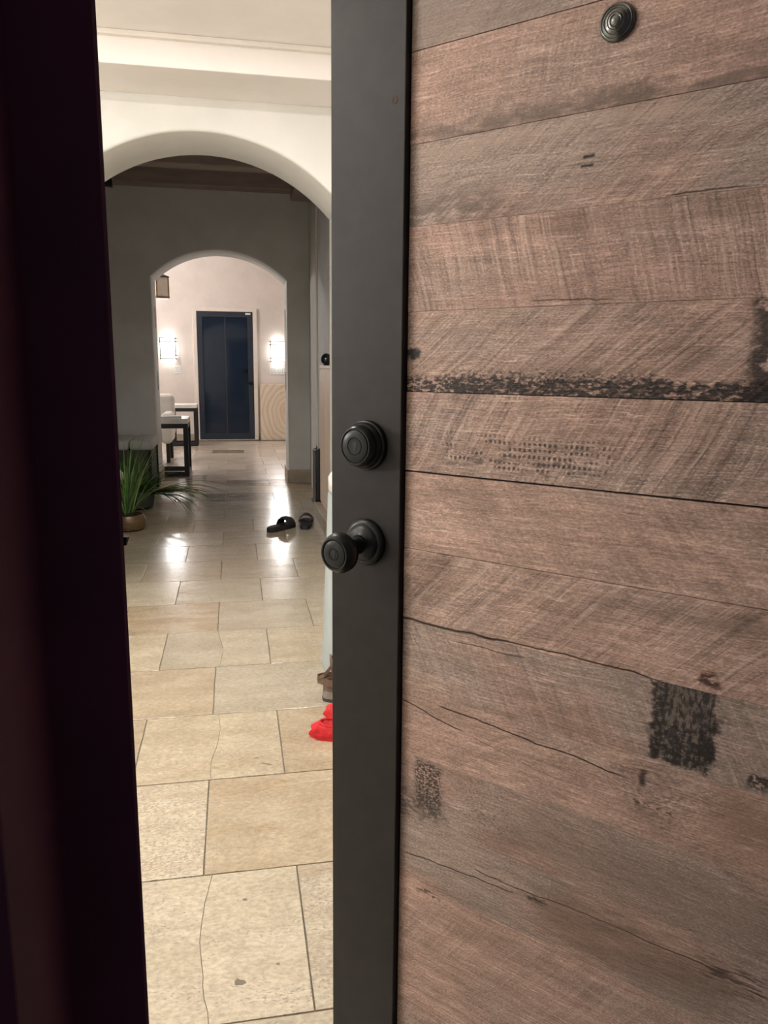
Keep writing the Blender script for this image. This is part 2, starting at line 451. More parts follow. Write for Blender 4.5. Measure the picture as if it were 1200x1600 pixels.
def tile_outline(x0, x1, y0, y1, rr, n=7, jit=0.0011):
    pts = []
    def side(ax, ay, bx, by):
        for k in range(n):
            t = k / n
            j = 0 if k == 0 else rr.uniform(-jit, jit)
            px, py = ax + (bx - ax) * t, ay + (by - ay) * t
            if abs(ax - bx) > abs(ay - by): py += j
            else: px += j
            pts.append((px, py))
    side(x0, y0, x1, y0); side(x1, y0, x1, y1); side(x1, y1, x0, y1); side(x0, y1, x0, y0)
    return pts
GAP = 0.0022
def tile_bm(x0, x1, y0, y1, rr): return prism(bmesh.new(), tile_outline(x0 + GAP, x1 - GAP, y0 + GAP, y1 - GAP, rr), -0.012, 0.0, 0.0005)

tile_meshes = {}
def tile_mesh(kind, mat):
    key = (kind, mat.name)
    if key not in tile_meshes:
        rr = random.Random(kind * 17 + 3)
        o = link('tile', tile_bm(-TILE / 2, TILE / 2, -TILE / 2, TILE / 2, rr), mat)
        tile_meshes[key] = o.data
        bpy.data.objects.remove(o)
    return tile_meshes[key]
def crack_pieces(cx, cy, mat, crack_x, seed):
    rr = random.Random(seed)
    n = 14
    cr = []
    xx = crack_x
    for k in range(n + 1):
        t = k / n
        xx = crack_x + 0.012 * math.sin(t * 5.0 + seed) + rr.uniform(-0.0025, 0.0025)
        cr.append((xx, -TILE / 2 + GAP + t * (TILE - 2 * GAP)))
    h = TILE / 2 - GAP
    w = 0.0007
    left = [(-h, -h)] + [(x - w, y) for x, y in cr] + [(-h, h)]
    rightp = [(h, h)] + [(x + w, y) for x, y in cr[::-1]] + [(h, -h)]
    for poly in (left, rightp[::1]):
        bm = bmesh.new()
        lo = [bm.verts.new((x, y, -0.012)) for x, y in poly]
        hi = [bm.verts.new((x, y, 0.0)) for x, y in poly]
        for i in range(len(poly)):
            j = (i + 1) % len(poly)
            bm.faces.new((lo[i], lo[j], hi[j], hi[i]))
        bm.faces.new(lo[::-1]); bm.faces.new(hi)
        link('tile', bm, mat, floor, (cx, cy, 0))

special = {(1, -2): M['trav_pitted'], (1, 0): M['trav'][2], (0, -1): M['trav'][1], (0, 1): M['trav_pitted'], (2, 1): M['trav'][2],
           (2, -1): M['trav'][0], (3, -2): M['trav'][2], (3, 0): M['trav'][1], (4, -1): M['trav'][3], (4, 1): M['trav'][0],
           (5, -2): M['trav_tan'], (5, 0): M['trav'][3], (6, -1): M['trav_pitted'], (6, 1): M['trav'][1], (6, -3): M['trav'][1],
           (8, -3): M['trav'][3], (12, -1): M['trav'][3], (13, 0): M['trav_dark'], (15, 0): M['trav_dark'], (17, -1): M['trav_dark'],
           (14, -1): M['trav'][3], (16, -3): M['trav_dark'], (11, -2): M['trav'][3], (13, -2): M['trav_dark'], (20, 0): M['trav_dark'], (22, -1): M['trav_dark']}
for i in range(-1, 26):
    y0 = ROW0 + TILE * i
    yc = y0 + TILE / 2
    if y0 + TILE > 13.4: break
    par = -1 if i % 2 == 0 else 0            # joints fall on odd half tiles in even rows
    lim = (-2.40, 1.40) if i < 7 else ((-2.30, 0.85) if i < 16 else (-2.20, 1.45))
    for k in range(-12, 9):
        if (k - par) % 2: continue
        xc = COL0 + TILE / 2 * (k + 1)
        if xc < lim[0] or xc > lim[1]: continue
        key = (i, k)
        mat = special.get(key) or (rnd.choice(M['trav']) if i < 16 else rnd.choice(M['trav_far_lit']))
        if key in ((0, -1), (2, -1), (4, -1)):
            crack_pieces(xc, yc, mat, -0.09 - xc + (0.004 if i else 0.0), i + 2)
            continue
        o = bpy.data.objects.new('tile', tile_mesh(rnd.randrange(4), mat))
        COL.objects.link(o)
        o.parent = floor
        o.location = (xc, yc, 0)
        o.rotation_euler = (rnd.uniform(-0.0016, 0.0016), rnd.uniform(-0.0016, 0.0016), math.pi if rnd.random() < 0.5 else 0.0)
# chips and fills in the near stones
g = G('grey_stone_fill')
fillm = g.out(g.mix(g.noise(g.coord(), 120.0), (0.13, 0.105, 0.075), (0.20, 0.165, 0.12)), 0.8)
for fx, fy, pts_ in ((-0.016, 1.404, [(-.011, -.006), (-.012, .004), (-.007, .011), (.001, .006), (.009, .003), (.012, -.004), (.004, -.008)]),
                     (0.072, 2.287, [(-.017, .006), (-.008, .009), (.000, .003), (.009, -.001), (.020, -.008), (.010, -.010), (.001, -.004), (-.009, .001)]),
                     (-0.004, 1.655, [(-.006, 0), (-.002, .005), (.004, .003), (.007, -.002), (.001, -.005)]),
                     (0.062, 1.44, [(-.004, -.002), (-.002, .004), (.004, .002), (.003, -.004)]),
                     (0.045, 2.33, [(-.009, -.002), (-.003, .003), (.008, .002), (.003, -.003)])):
    link('stone_fill', prism(bmesh.new(), pts_, -0.004, 0.0004), fillm, floor, (fx, fy, 0))
st(link('floor', B(-2.2, 2.0, -1.6, 0.58, -0.12, -0.006), M['porch']), 'dark porch slab outside the threshold', 'floor')

def arch_wall(name, mat, y0, y1, xl, xr, top, al, ar, spring, apex, label, n=36):
    c = (al + ar) / 2; hw = (ar - al) / 2; sag = apex - spring
    r = (hw * hw + sag * sag) / (2 * sag); zc = apex - r
    arc = []
    a0 = math.asin(hw / r)
    for k in range(n + 1):
        a = a0 - 2 * a0 * k / n
        arc.append((c + r * math.sin(a), zc + r * math.cos(a)))
    inner = [(ar, 0.0)] + arc + [(al, 0.0)]
    outline = [(xl, 0.0), (xl, top), (xr, top), (xr, 0.0)] + inner
    bm = bmesh.new()
    f = [bm.verts.new((x, y0, z)) for x, z in outline]
    b = [bm.verts.new((x, y1, z)) for x, z in outline]
    m = len(outline)
    bm.faces.new(f); bm.faces.new(b[::-1])
    for i in range(m):
        j = (i + 1) % m
        bm.faces.new((f[i], b[i], b[j], f[j]))
    bmesh.ops.recalc_face_normals(bm, faces=bm.faces[:])
    bm.edges.ensure_lookup_table()
    sel = []
    ins = set(f[4:]) ; inb = set(b[4:])
    for e in bm.edges:
        if (e.verts[0] in ins and e.verts[1] in ins) or (e.verts[0] in inb and e.verts[1] in inb):
            if not (abs(e.verts[0].co.z) < 1e-6 and abs(e.verts[1].co.z) < 1e-6): sel.append(e)
    bmesh.ops.bevel(bm, geom=sel, offset=0.018, segments=3, profile=0.5, affect='EDGES', clamp_overlap=True)
    o = link(name, bm, mat, smooth=True)
    return st(o, label, 'wall')

A1Y0, A1Y1 = 4.25, 4.73
A2Y0, A2Y1 = 8.35, 8.83
AL, AR = -0.80, 0.572
arch_wall('wall_near_arch', M['wall_cream'], A1Y0, A1Y1, -2.6, 1.6, 2.9, AL - 0.03, AR, 2.08, 2.392, 'cream plaster wall with the nearer, larger-looking arched opening')
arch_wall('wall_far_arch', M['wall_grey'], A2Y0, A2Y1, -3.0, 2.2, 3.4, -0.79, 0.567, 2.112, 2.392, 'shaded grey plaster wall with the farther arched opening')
# foyer shell
st(link('wall_left', B(-2.6, -2.45, 0.40, 4.25, 0, 2.9), M['wall_cream']), 'cream plaster side wall of the foyer left of the door', 'wall')
st(link('wall_right', B(1.45, 1.6, 0.40, 4.25, 0, 2.9), M['wall_cream']), 'cream plaster side wall of the foyer behind the open door', 'wall')
CEIL1 = 2.674
st(link('ceiling', B(-2.6, 1.6, 0.40, 4.25, CEIL1, 2.9), M['ceiling_warm']), 'warm plaster ceiling of the foyer', 'ceiling')
bm = B(-2.45, 1.45, 3.868, 4.25, 2.544, CEIL1, bev=0.006)
st(link('trim_1', bm, M['ceiling_warm']), 'plaster beam across the foyer ceiling above the near arch', 'beam')
bm = B(-2.45, 1.45, 3.838, 3.868, 2.652, CEIL1, bev=0.004)
st(link('trim_2', bm, M['white_paint']), 'thin pale moulding along the top of the foyer beam', 'moulding')
# front wall round the doorway
OX0, OX1, OTOP = -0.152, 0.775, 2.09
bm = bmesh.new()
pts = [(-2.6, 0), (-2.6, 2.9), (1.6, 2.9), (1.6, 0), (OX1, 0), (OX1, OTOP), (OX0, OTOP), (OX0, 0)]
f = [bm.verts.new((x, 0.40, z)) for x, z in pts]; b = [bm.verts.new((x, 0.58, z)) for x, z in pts]
bm.faces.new(f); bm.faces.new(b[::-1])
for i in range(8):
    j = (i + 1) % 8
    bm.faces.new((f[i], b[i], b[j], f[j]))
st(link('wall_front', bm, M['wall_cream']), 'entrance wall around the doorway', 'wall')
# door frame
fr = st(empty('trim_3', (0, 0, 0)), 'dark maroon door frame along the left edge of the view', 'door frame')
link('jamb', B(-0.152, -0.118, 0.375, 0.60, 0, 2.055, bev=0.002), M['jamb_paint'], fr)
link('jamb', B(0.741, 0.775, 0.375, 0.60, 0, 2.055, bev=0.002), M['jamb_paint'], fr)
link('head', B(-0.152, 0.775, 0.375, 0.60, 2.055, 2.09, bev=0.002), M['jamb_paint'], fr)
link('stop', prism(bmesh.new(), [(-0.118, 0.494), (-0.0720, 0.494), (-0.0702, 0.4965), (-0.0790, 0.532), (-0.118, 0.532)], 0.0, 2.055), M['jamb_paint'], fr)
link('stop', B(0.703, 0.741, 0.494, 0.532, 0, 2.055, bev=0.0025), M['jamb_paint'], fr)
link('casing', B(-0.262, -0.152, 0.372, 0.40, 0, 2.17, bev=0.003), M['jamb_paint'], fr)
link('casing', B(0.775, 0.885, 0.372, 0.40, 0, 2.17, bev=0.003), M['jamb_paint'], fr)
sp = bmesh.new()
box(sp, -0.118, -0.1155, 0.535, 0.585, 1.085, 1.135, 0.001)
box(sp, -0.118, -0.0835, 0.5815, 0.5845, 1.1055, 1.1140, 0.001)
tube(sp, [(-0.0832, 0.583, 1.1065), (-0.0825, 0.583, 1.1130)], [0.003, 0.0042])
link('strike_plate', sp, M['black_metal'], fr)

# room between the arches
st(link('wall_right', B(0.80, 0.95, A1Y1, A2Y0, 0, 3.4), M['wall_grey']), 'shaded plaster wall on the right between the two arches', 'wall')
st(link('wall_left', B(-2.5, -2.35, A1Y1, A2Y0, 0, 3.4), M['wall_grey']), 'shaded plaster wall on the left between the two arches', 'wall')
st(link('ceiling', B(-2.5, 0.95, A1Y1, A2Y0, 3.22, 3.4), M['plank_ceiling']), 'dark board ceiling between the two arches', 'ceiling')
for k, (yy, lab) in enumerate([(8.26, 'last'), (7.45, 'second'), (6.64, 'third'), (5.83, 'fourth')]):
    d = 0.09
    st(link('trim_%d' % (4 + k), B(-2.35, 0.80, yy - d, yy + d, 2.96, 3.22, bev=0.012), M['beam']),
       '%s brown ceiling beam counted from the far arch' % {'last': 'first', 'second': 'second', 'third': 'third', 'fourth': 'fourth'}[lab], 'beam')
st(link('trim_8', B(0.60, 0.80, 6.9, 8.17, 2.86, 3.12, bev=0.012), M['beam']), 'brown wooden corbel at the right end of the beams', 'beam')
st(link('trim_9', B(0.782, 0.80, 7.52, 8.06, 0, 2.75, bev=0.004), M['wall_cream']), 'pale upright casing on the right wall before the far arch', 'trim')
bs = bmesh.new(); box(bs, 0.567, 0.80, A2Y0 - 0.018, A2Y0, 0, 0.142, 0.003); box(bs, 0.551, 0.567, A2Y0 - 0.018, A2Y1, 0, 0.142, 0.003)
st(link('baseboard_right', bs, M['base_stone']), 'tan stone skirting at the foot of the far arch, right side', 'baseboard')
bs = bmesh.new(); box(bs, -2.35, -0.79, A2Y0 - 0.018, A2Y0, 0, 0.142, 0.003); box(bs, -0.79, -0.774, A2Y0 - 0.018, A2Y1, 0, 0.142, 0.003)
st(link('baseboard_left', bs, M['base_stone']), 'tan stone skirting at the foot of the far arch, left side', 'baseboard')
st(link('baseboard_right', B(0.786, 0.80, 6.52, 7.5, 0, 0.12, bev=0.003), M['base_stone']), 'stone skirting along the right wall before the casing', 'baseboard')
# back room
st(link('wall_back', B(-3.0, 2.2, 13.40, 13.55, 0, 3.4), M['wall_blush']), 'brightly lit blush wall at the end of the hall', 'wall')
st(link('wall_left', B(-3.0, -2.85, A2Y1, 13.4, 0, 3.4), M['wall_blush']), 'blush side wall of the end room, left', 'wall')
st(link('wall_right', B(2.05, 2.2, A2Y1, 13.4, 0, 3.4), M['wall_blush']), 'blush side wall of the end room, right', 'wall')
st(link('ceiling', B(-3.0, 2.2, A2Y1, 13.55, 3.25, 3.4), M['wall_blush']), 'plain ceiling of the end room', 'ceiling')
st(link('baseboard_back', B(-2.85, -0.645, 13.385, 13.40, 0, 0.11, bev=0.002), M['base_stone']), 'stone skirting on the end wall left of the glass door', 'baseboard')
st(link('baseboard_back', B(0.415, 2.05, 13.385, 13.40, 0, 0.11, bev=0.002), M['base_stone']), 'stone skirting on the end wall right of the glass door', 'baseboard')

# ------------------------------------------------------------------ ENTRANCE DOOR (standing ajar)
ANG = R(47)
FX, FY = 0.1388, 1.1240
W = 0.80
door = st(empty('door_1', (FX, FY, 0.0), -ANG), 'charcoal-framed entrance door ajar with worn plank facing', 'door')
T = 0.045
SW = 0.1235
link('stile', B(0, SW, 0, T, 0.012, 2.035, bev=0.0015), M['stile_paint'], door)
link('stile', B(W - SW, W, 0, T, 0.012, 2.035, bev=0.0015), M['stile_paint'], door)
link('rail', B(SW, W - SW, 0, T, 1.945, 2.035, bev=0.0015), M['stile_paint'], door)
link('rail', B(SW, W - SW, 0, T, 0.012, 0.10, bev=0.0015), M['stile_paint'], door)
link('backing_panel', B(SW, W - SW, 0.018, T - 0.004, 0.10, 1.945), M['stile_paint'], door)
DARK = (0.020, 0.016, 0.015)
# (bottom, top, gap at the top edge, material arguments)
planks = [
 (0.100, 0.157, 0.00015, dict(tone=0.95, saw=0.3)),
 (0.157, 0.262, 0.00015, dict(tone=0.98, grey=0.2, saw=0.35, saw_ang=60)),
 (0.262, 0.368, 0.00015, dict(tone=1.0, grey=0.15, saw=0.3, saw_ang=40)),
 (0.368, 0.470, 0.00015, dict(tone=1.02, grey=0.15, saw=0.35, saw_ang=55, extra=[('stain', .155, .20, .459, .467, .004, .02, (90, 200), .5, (0.05, 0.03, 0.025), .8)])),
 (0.470, 0.575, 0.00015, dict(tone=0.90, grey=0.6, saw=0.25, saw_ang=20, extra=[
    ('check', .13, .515, .33, .528, .0013, .8), ('check', .25, .535, .63, .543, .0012, .75),
    ('stain', .36, .60, .48, .555, .03, .06, None, 0, (0.13, 0.09, 0.068), .55),
    ('stain', .335, .365, .526, .535, .004, .02, (60, 250), .55, (0.03, 0.02, 0.016), .9), ('stain', .56, .64, .525, .56, .01, .03, (30, 220), .46, (0.04, 0.026, 0.02), .8)])),
 (0.575, 0.678, 0.00015, dict(tone=0.93, grey=0.55, saw=0.3, saw_ang=150, extra=[
    ('stain', .150, .196, .592, .673, .008, .03, (230, 330), .53, DARK, .88), ('stain', .11, .20, .575, .62, .02, .04, (70, 200), .52, (0.05, 0.038, 0.032), .7),
    ('stain', .23, .31, .60, .672, .012, .03, (200, 300), .40, (0.05, 0.035, 0.028), .6),
    ('tone', .30, .80, .575, .66, .05, .05, None, 0, (0.15, 0.105, 0.082), .45)])),
 (0.678, 0.777, 0.00015, dict(tone=1.04, grey=0.12, saw=0.28, saw_ang=35, extra=[
    ('check', .12, .757, .24, .737, .0013, .95), ('check', .185, .767, .468, .747, .0014, .95), ('check', .24, .735, .40, .71, .0008, .5),
    ('knot', .49, .738, .055), ('stain', .474, .482, .745, .766, .003, .01, None, 0, (0.03, 0.016, 0.012), .9), ('stain', .468, .515, .718, .724, .002, .012, (120, 200), .5, (0.05, 0.028, 0.02), .8),
    ('tone', .56, .80, .70, .77, .03, .04, None, 0, (0.20, 0.125, 0.075), .5)])),
 (0.777, 0.881, 0.0004, dict(tone=0.95, grey=0.6, saw=0.45, saw_ang=115, extra=[
    ('tone', .484, .552, .786, .884, .003, .018, None, 0, (0.105, 0.090, 0.080), .85),
    ('stain', .482, .554, .784, .884, .003, .022, (260, 90), .50, DARK, .85), ('stain', .482, .556, .784, .83, .004, .03, (150, 260), .50, DARK, .85),
    ('stain', .480, .500, .784, .884, .006, .03, (120, 200), .52, DARK, .9), ('stain', .536, .556, .784, .86, .006, .03, (120, 200), .52, DARK, .85),
    ('stain', .592, .622, .782, .800, .004, .02, (160, 240), .55, DARK, .9), ('check', .21, .868, .33, .869, .0012, .6)])),
 (0.881, 0.988, 0.0007, dict(tone=1.04, grey=0.15, saw=0.75, saw_ang=47, saw_freq=0.8, extra=[
    ('check', .10, .884, .30, .884, .0022, .95), ('check', .25, .8845, .50, .8835, .0014, .9), ('stain', .530, .552, .888, .905, .004, .02, (100, 200), .55, (0.04, 0.012, 0.008), .9),
    ('check', .60, .893, .70, .905, .0015, .9), ('tone', .40, .62, .955, .975, .012, .03, None, 0, (0.15, 0.11, 0.09), .5)])),
 (0.988, 1.098, 0.0022, dict(tone=1.10, grey=0.1, saw=0.30, saw_ang=130, saw_freq=0.7)),
 (1.098, 1.206, 0.0008, dict(tone=1.02, grey=0.3, saw=0.95, saw_ang=62, saw_freq=0.62, extra=[
    ('dots', .17, .43, 1.106, 1.160, 150.0, 125.0, .50), ('stain', .19, .36, 1.106, 1.132, .012, .03, (55, 160), .43, (0.06, 0.045, 0.04), .7)])),
 (1.206, 1.311, 0.00015, dict(tone=0.98, grey=0.2, saw=0.8, saw_ang=40, saw_freq=0.9, extra=[
    ('stain', .10, .60, 1.198, 1.227, .004, .018, (130, 240), .535, DARK, .95), ('stain', .19, .46, 1.210, 1.236, .005, .03, (220, 300), .45, DARK, .85),
    ('stain', .20, .60, 1.200, 1.220, .006, .02, (30, 140), .50, DARK, .8),
    ('stain', .552, .75, 1.20, 1.318, .010, .03, (50, 70), .58, DARK, .88), ('stain', .10, .146, 1.250, 1.262, .003, .02, None, 0, (0.012, 0.012, 0.015), .97)])),
 (1.311, 1.418, 0.00015, dict(tone=1.04, grey=0.1, saw=0.75, saw_ang=104, saw_freq=0.7, pink=1.0, extra=[
    ('tone', .30, .56, 1.392, 1.410, .015, .03, None, 0, (0.18, 0.115, 0.085), .5), ('check', .30, .1316e1, .42, 1.315, .0012, .6)])),
 (1.418, 1.519, 0.00015, dict(tone=1.0, grey=0.6, saw=0.7, saw_ang=38, pink=0.8, extra=[
    ('stain', .360, .374, 1.470, 1.4735, .0012, .004, None, 0, (0.015, 0.01, 0.01), .95), ('stain', .358, .373, 1.4605, 1.4635, .0012, .004, None, 0, (0.015, 0.01, 0.01), .95),
    ('stain', .10, .26, 1.418, 1.45, .02, .04, (30, 90), .55, (0.10, 0.078, 0.065), .7), ('tone', .12, .50, 1.495, 1.515, .010, .03, (14, 90), .55, (0.40, 0.31, 0.26), .55),
    ('check', .455, 1.422, .55, 1.420, .0010, .8)])),
 (1.519, 1.629, 0.0010, dict(tone=1.04, grey=0.05, saw=0.35, saw_ang=80, pink=0.7, extra=[
    ('tone', .10, .72, 1.515, 1.538, .012, .04, (12, 40), .55, (0.125, 0.095, 0.078), .75)])),
 (1.629, 1.734, 0.00015, dict(tone=0.98, grey=0.55, saw=0.5, saw_ang=42, extra=[('tone', .10, .34, 1.62, 1.74, .05, .05, None, 0, (0.21, 0.175, 0.155), .6)])),
 (1.734, 1.840, 0.00015, dict(tone=1.0, saw=0.5)),
 (1.840, 1.945, 0.00015, dict(tone=1.0, saw=0.5, saw_ang=60)),
]
PY = 0.0105          # the planks sit back from the face of the stiles
for i, (b0, b1, gap, kw) in enumerate(planks):
    bm = bmesh.new()
    dpt = rnd.uniform(-0.0006, 0.0006)
    box(bm, SW + 0.0012, W - SW - 0.0012, PY + dpt, 0.0178, b0 + 0.0001, b1 - gap, 0.00025, 1)
    link('plank', bm, plank_wood(i, **kw), door)

def ring_detail(bm, r0, r1, d, origin):
    return lathe(bm, [(r0, d - 0.0006), (r0, d + 0.0006), ((r0 + r1) / 2, d + 0.0014), (r1, d + 0.0006), (r1, d - 0.0006)], 40, '-y', origin, cap=False)
def keyslot(parent, org, d, s=1.0):
    x, y, z = org
    bm = bmesh.new()
    poly = []
    for k in range(14):
        a = R(-50 + 280 * k / 13)
        poly.append((0.0042 * s * math.cos(a), 0.003 * s + 0.0042 * s * math.sin(a)))
    poly += [(-0.0018 * s, -0.008 * s), (0.0018 * s, -0.008 * s)]
    lo = [bm.verts.new((x + px, y - d + 0.0012, z + pz)) for px, pz in poly]
    hi = [bm.verts.new((x + px, y - d - 0.0003, z + pz)) for px, pz in poly]
    n = len(poly)
    for k in range(n): bm.faces.new((lo[k], lo[(k + 1) % n], hi[(k + 1) % n], hi[k]))
    bm.faces.new(lo[::-1]); bm.faces.new(hi)
    return link('keyhole', bm, M['dark_slot'], parent)
# deadbolt
o3 = (0.0655, 0.0, 1.1295)
db = link('deadbolt', lathe(bmesh.new(), [(0.0352, -0.001), (0.0355, 0.004), (0.0345, 0.0068), (0.0325, 0.0078), (0.0322, 0.0125), (0.0305, 0.0150), (0.0292, 0.0158),
          (0.0288, 0.0215), (0.0272, 0.0262), (0.0252, 0.0282), (0.0238, 0.0282), (0.0230, 0.0268), (0.0, 0.0266)], 56, '-y', o3), M['black_metal'], door, smooth=True)
cyl = link('cylinder_face', lathe(bmesh.new(), [(0.0222, 0.0262), (0.0220, 0.0282), (0.0212, 0.0287), (0.0125, 0.0287), (0.0118, 0.0280), (0.0110, 0.0287), (0.0, 0.0287)], 48, '-y', o3), M['black_metal'], db, smooth=True)
keyslot(db, o3, 0.0287)
# knob
o4 = (0.0645, 0.0, 0.9895)
o6 = (0.0645, 0.0, 0.9840)
kb = link('door_knob', lathe(bmesh.new(), [(0.0, 0.036), (0.0125, 0.036), (0.0130, 0.040), (0.0175, 0.0435), (0.0238, 0.0475), (0.0276, 0.0535), (0.0286, 0.0595), (0.0276, 0.0655),
          (0.0252, 0.0705), (0.0225, 0.0730), (0.0205, 0.0728), (0.0198, 0.0712), (0.0, 0.0710)], 56, '-y', o6), M['black_metal'], door, smooth=True)
link('rose', lathe(bmesh.new(), [(0.0340, -0.001), (0.0345, 0.003), (0.0330, 0.0062), (0.0290, 0.0082), (0.0270, 0.0086), (0.0255, 0.0105), (0.0215, 0.0130), (0.0150, 0.0146), (0.0125, 0.0165), (0.0122, 0.020), (0.0, 0.020)], 56, '-y', o4), M['black_metal'], kb, smooth=True)
link('neck', lathe(bmesh.new(), [(0.0122, 0.0195), (0.0118, 0.024), (0.0120, 0.032), (0.0128, 0.0375), (0.0, 0.0375)], 40, '-y', (0.0645, 0.0, 0.9865)), M['black_metal'], kb, smooth=True)
link('knob_face', lathe(bmesh.new(), [(0.0190, 0.0706), (0.0188, 0.0722), (0.0180, 0.0727), (0.0085, 0.0727), (0.0080, 0.0721), (0.0074, 0.0727), (0.0, 0.0727)], 48, '-y', o6), M['black_metal'], kb, smooth=True)
keyslot(kb, o6, 0.0727, 0.8)
# peephole
o5 = (0.391, PY, 1.602)
ph = link('peephole', lathe(bmesh.new(), [(0.0192, -0.001), (0.0194, 0.0025), (0.0182, 0.0048), (0.0168, 0.0054), (0.0160, 0.0048), (0.0152, 0.0054), (0.0132, 0.0066), (0.0126, 0.0061), (0.0118, 0.0069),
          (0.0092, 0.0078), (0.0086, 0.0073), (0.0078, 0.0080), (0.0064, 0.0083), (0.0058, 0.0078), (0.0, 0.0076)], 48, '-y', o5), M['bronze_metal'], door, smooth=True)
g = G('peephole_lens')
lens_m = g.out(g.mix(g.noise(g.coord(), 40.0), (0.10, 0.105, 0.09), (0.16, 0.165, 0.14)), 0.06, spec=0.9)
link('lens', lathe(bmesh.new(), [(0.0056, 0.0074), (0.0048, 0.0086), (0.0028, 0.0096), (0.0, 0.0100)], 32, '-y', o5), lens_m, ph, smooth=True)
# small filled screw hole in the stile
g = G('rust_plug')
rust = g.out(g.mix(g.noise(g.coord(), 300.0), (0.03, 0.012, 0.008), (0.075, 0.03, 0.02)), 0.8)
link('screw_plug', lathe(bmesh.new(), [(0.0048, -0.001), (0.0046, 0.0004), (0.0022, 0.0001), (0.0, -0.0002)], 18, '-y', (0.1065, 0.0, 1.5735)), rust, door)

# ------------------------------------------------------------------ FOYER LAMPS (outside the frame; the wall sconce is an added one)
def point(name, loc, watts, col, size, parent=None):
    l = bpy.data.lights.new(name, 'POINT'); l.energy = watts; l.color = col; l.shadow_soft_size = size
    o = bpy.data.objects.new(name, l); COL.objects.link(o); o.location = loc
    if parent: o.parent = parent
    return o
def area(name, loc, watts, col, size, parent=None):
    l = bpy.data.lights.new(name, 'AREA'); l.shape = 'DISK'; l.energy = watts; l.color = col; l.size = size
    o = bpy.data.objects.new(name, l); COL.objects.link(o); o.location = loc
    if parent: o.parent = parent
    return o
pend = empty('ceiling_lamp', (-2.0, 1.25, CEIL1), label='round flush ceiling lamp of the foyer', cat='lamp')
link('mount', lathe(bmesh.new(), [(0.0, -0.03), (0.17, -0.03), (0.18, -0.02), (0.18, 0.0), (0.0, 0.0)], 32), M['black_frame'], pend, smooth=True)
link('shade', lathe(bmesh.new(), [(0.0, -0.115), (0.06, -0.11), (0.12, -0.085), (0.155, -0.05), (0.16, -0.03), (0.0, -0.03)], 32), M['lamp_glow'], pend, smooth=True)
point('bulb', (0, 0, -0.20), FOYER_PENDANT_W, WARM, 0.08, pend)
for xx, yy, lab in ((-0.55, 2.75, 'recessed ceiling downlight of the foyer, left one'), (0.35, 2.75, 'recessed ceiling downlight of the foyer, right one')):
    cn = empty('downlight', (xx, yy, CEIL1), label=lab, cat='downlight', group='recessed foyer downlights')
    link('trim_ring', lathe(bmesh.new(), [(0.055, 0.0), (0.055, -0.006), (0.075, -0.006), (0.078, -0.001), (0.078, 0.0)], 32, cap=False), M['white_paint'], cn, smooth=True)
    link('lens', lathe(bmesh.new(), [(0.0, -0.003), (0.055, -0.003), (0.055, 0.0), (0.0, 0.0)], 32), M['lamp_glow'], cn)
    area('lamp', (0, 0, -0.012), FOYER_CAN_W, WHITE, 0.12, cn)
def wall_sconce(loc, rz, label, watts, group, w=0.24, h=0.33, d=0.10, off=0.13):
    s = empty('wall_sconce', loc, rz, label, 'sconce', group)
    bm = B(-w / 2, w / 2, -d, -0.012, -h / 2, h / 2, bev=0.012)
    link('shade', bm, M['sconce_glow'], s)
    link('back_plate', B(-w / 2 + 0.02, w / 2 - 0.02, -0.012, 0.0, -h / 2 + 0.02, h / 2 - 0.02, bev=0.002), M['black_frame'], s)
    bar = 0.012
    for zz in (-h / 2, -h / 2 + 0.055, h / 2 - 0.055, h / 2):
        bm = bmesh.new()
        box(bm, -w / 2 - bar, w / 2 + bar, -d - bar, -d, zz - bar / 2, zz + bar / 2)
        box(bm, -w / 2 - bar, -w / 2, -d, 0, zz - bar / 2, zz + bar / 2)
        box(bm, w / 2, w / 2 + bar, -d, 0, zz - bar / 2, zz + bar / 2)
        link('band', bm, M['black_frame'], s)
    for xx in (-w / 2, w / 2):
        link('post', B(xx - bar / 2, xx + bar / 2, -d - bar, -d, -h / 2, h / 2), M['black_frame'], s)
    for zz in (h / 2 + 0.035, -h / 2 - 0.035):
        point('bulb', (0, -d * 0.8, zz), min(watts * 0.25, 0.33), WHITE, 0.03, s)
    if watts <= 3:
        la = area('lamp', (0, -d - 0.02, 0), watts * 9.0, WHITE, 0.2, s); la.rotation_euler = (-math.pi / 2, 0, 0)
    if watts > 3: point('bulb', (0, -off - 0.20, 0), watts * 0.8, WHITE, 0.05, s)
    return s
wall_sconce((-2.45, 1.65, 1.45), math.pi / 2, 'added unseen box sconce on the foyer side wall', ADDED_SCONCE_W, 'box wall sconces')  # unseen sconce, added to spread light evenly over the door planks
# end room: the two sconces beside the glass door
wall_sconce((-1.035, 13.40, 1.512), 0, 'glowing box sconce left of the dark glass door', HALL_SCONCE_W, 'box wall sconces')
wall_sconce((0.745, 13.40, 1.487), 0, 'glowing box sconce right of the dark glass door', HALL_SCONCE_W, 'box wall sconces')
cl = empty('ceiling_lamp', (-2.0, 11.4, 3.25), label='added unseen round ceiling lamp brightening the end room', cat='lamp')  # unseen lamp, added as ambient light for the end room
link('mount', lathe(bmesh.new(), [(0.0, -0.03), (0.17, -0.03), (0.18, -0.02), (0.18, 0.0), (0.0, 0.0)], 32), M['black_frame'], cl, smooth=True)
link('shade', lathe(bmesh.new(), [(0.0, -0.115), (0.06, -0.11), (0.12, -0.085), (0.155, -0.05), (0.16, -0.03), (0.0, -0.03)], 32), M['lamp_glow'], cl, smooth=True)
point('bulb', (0, 0, -0.22), BACK_ADDED_W, WARM, 0.08, cl)

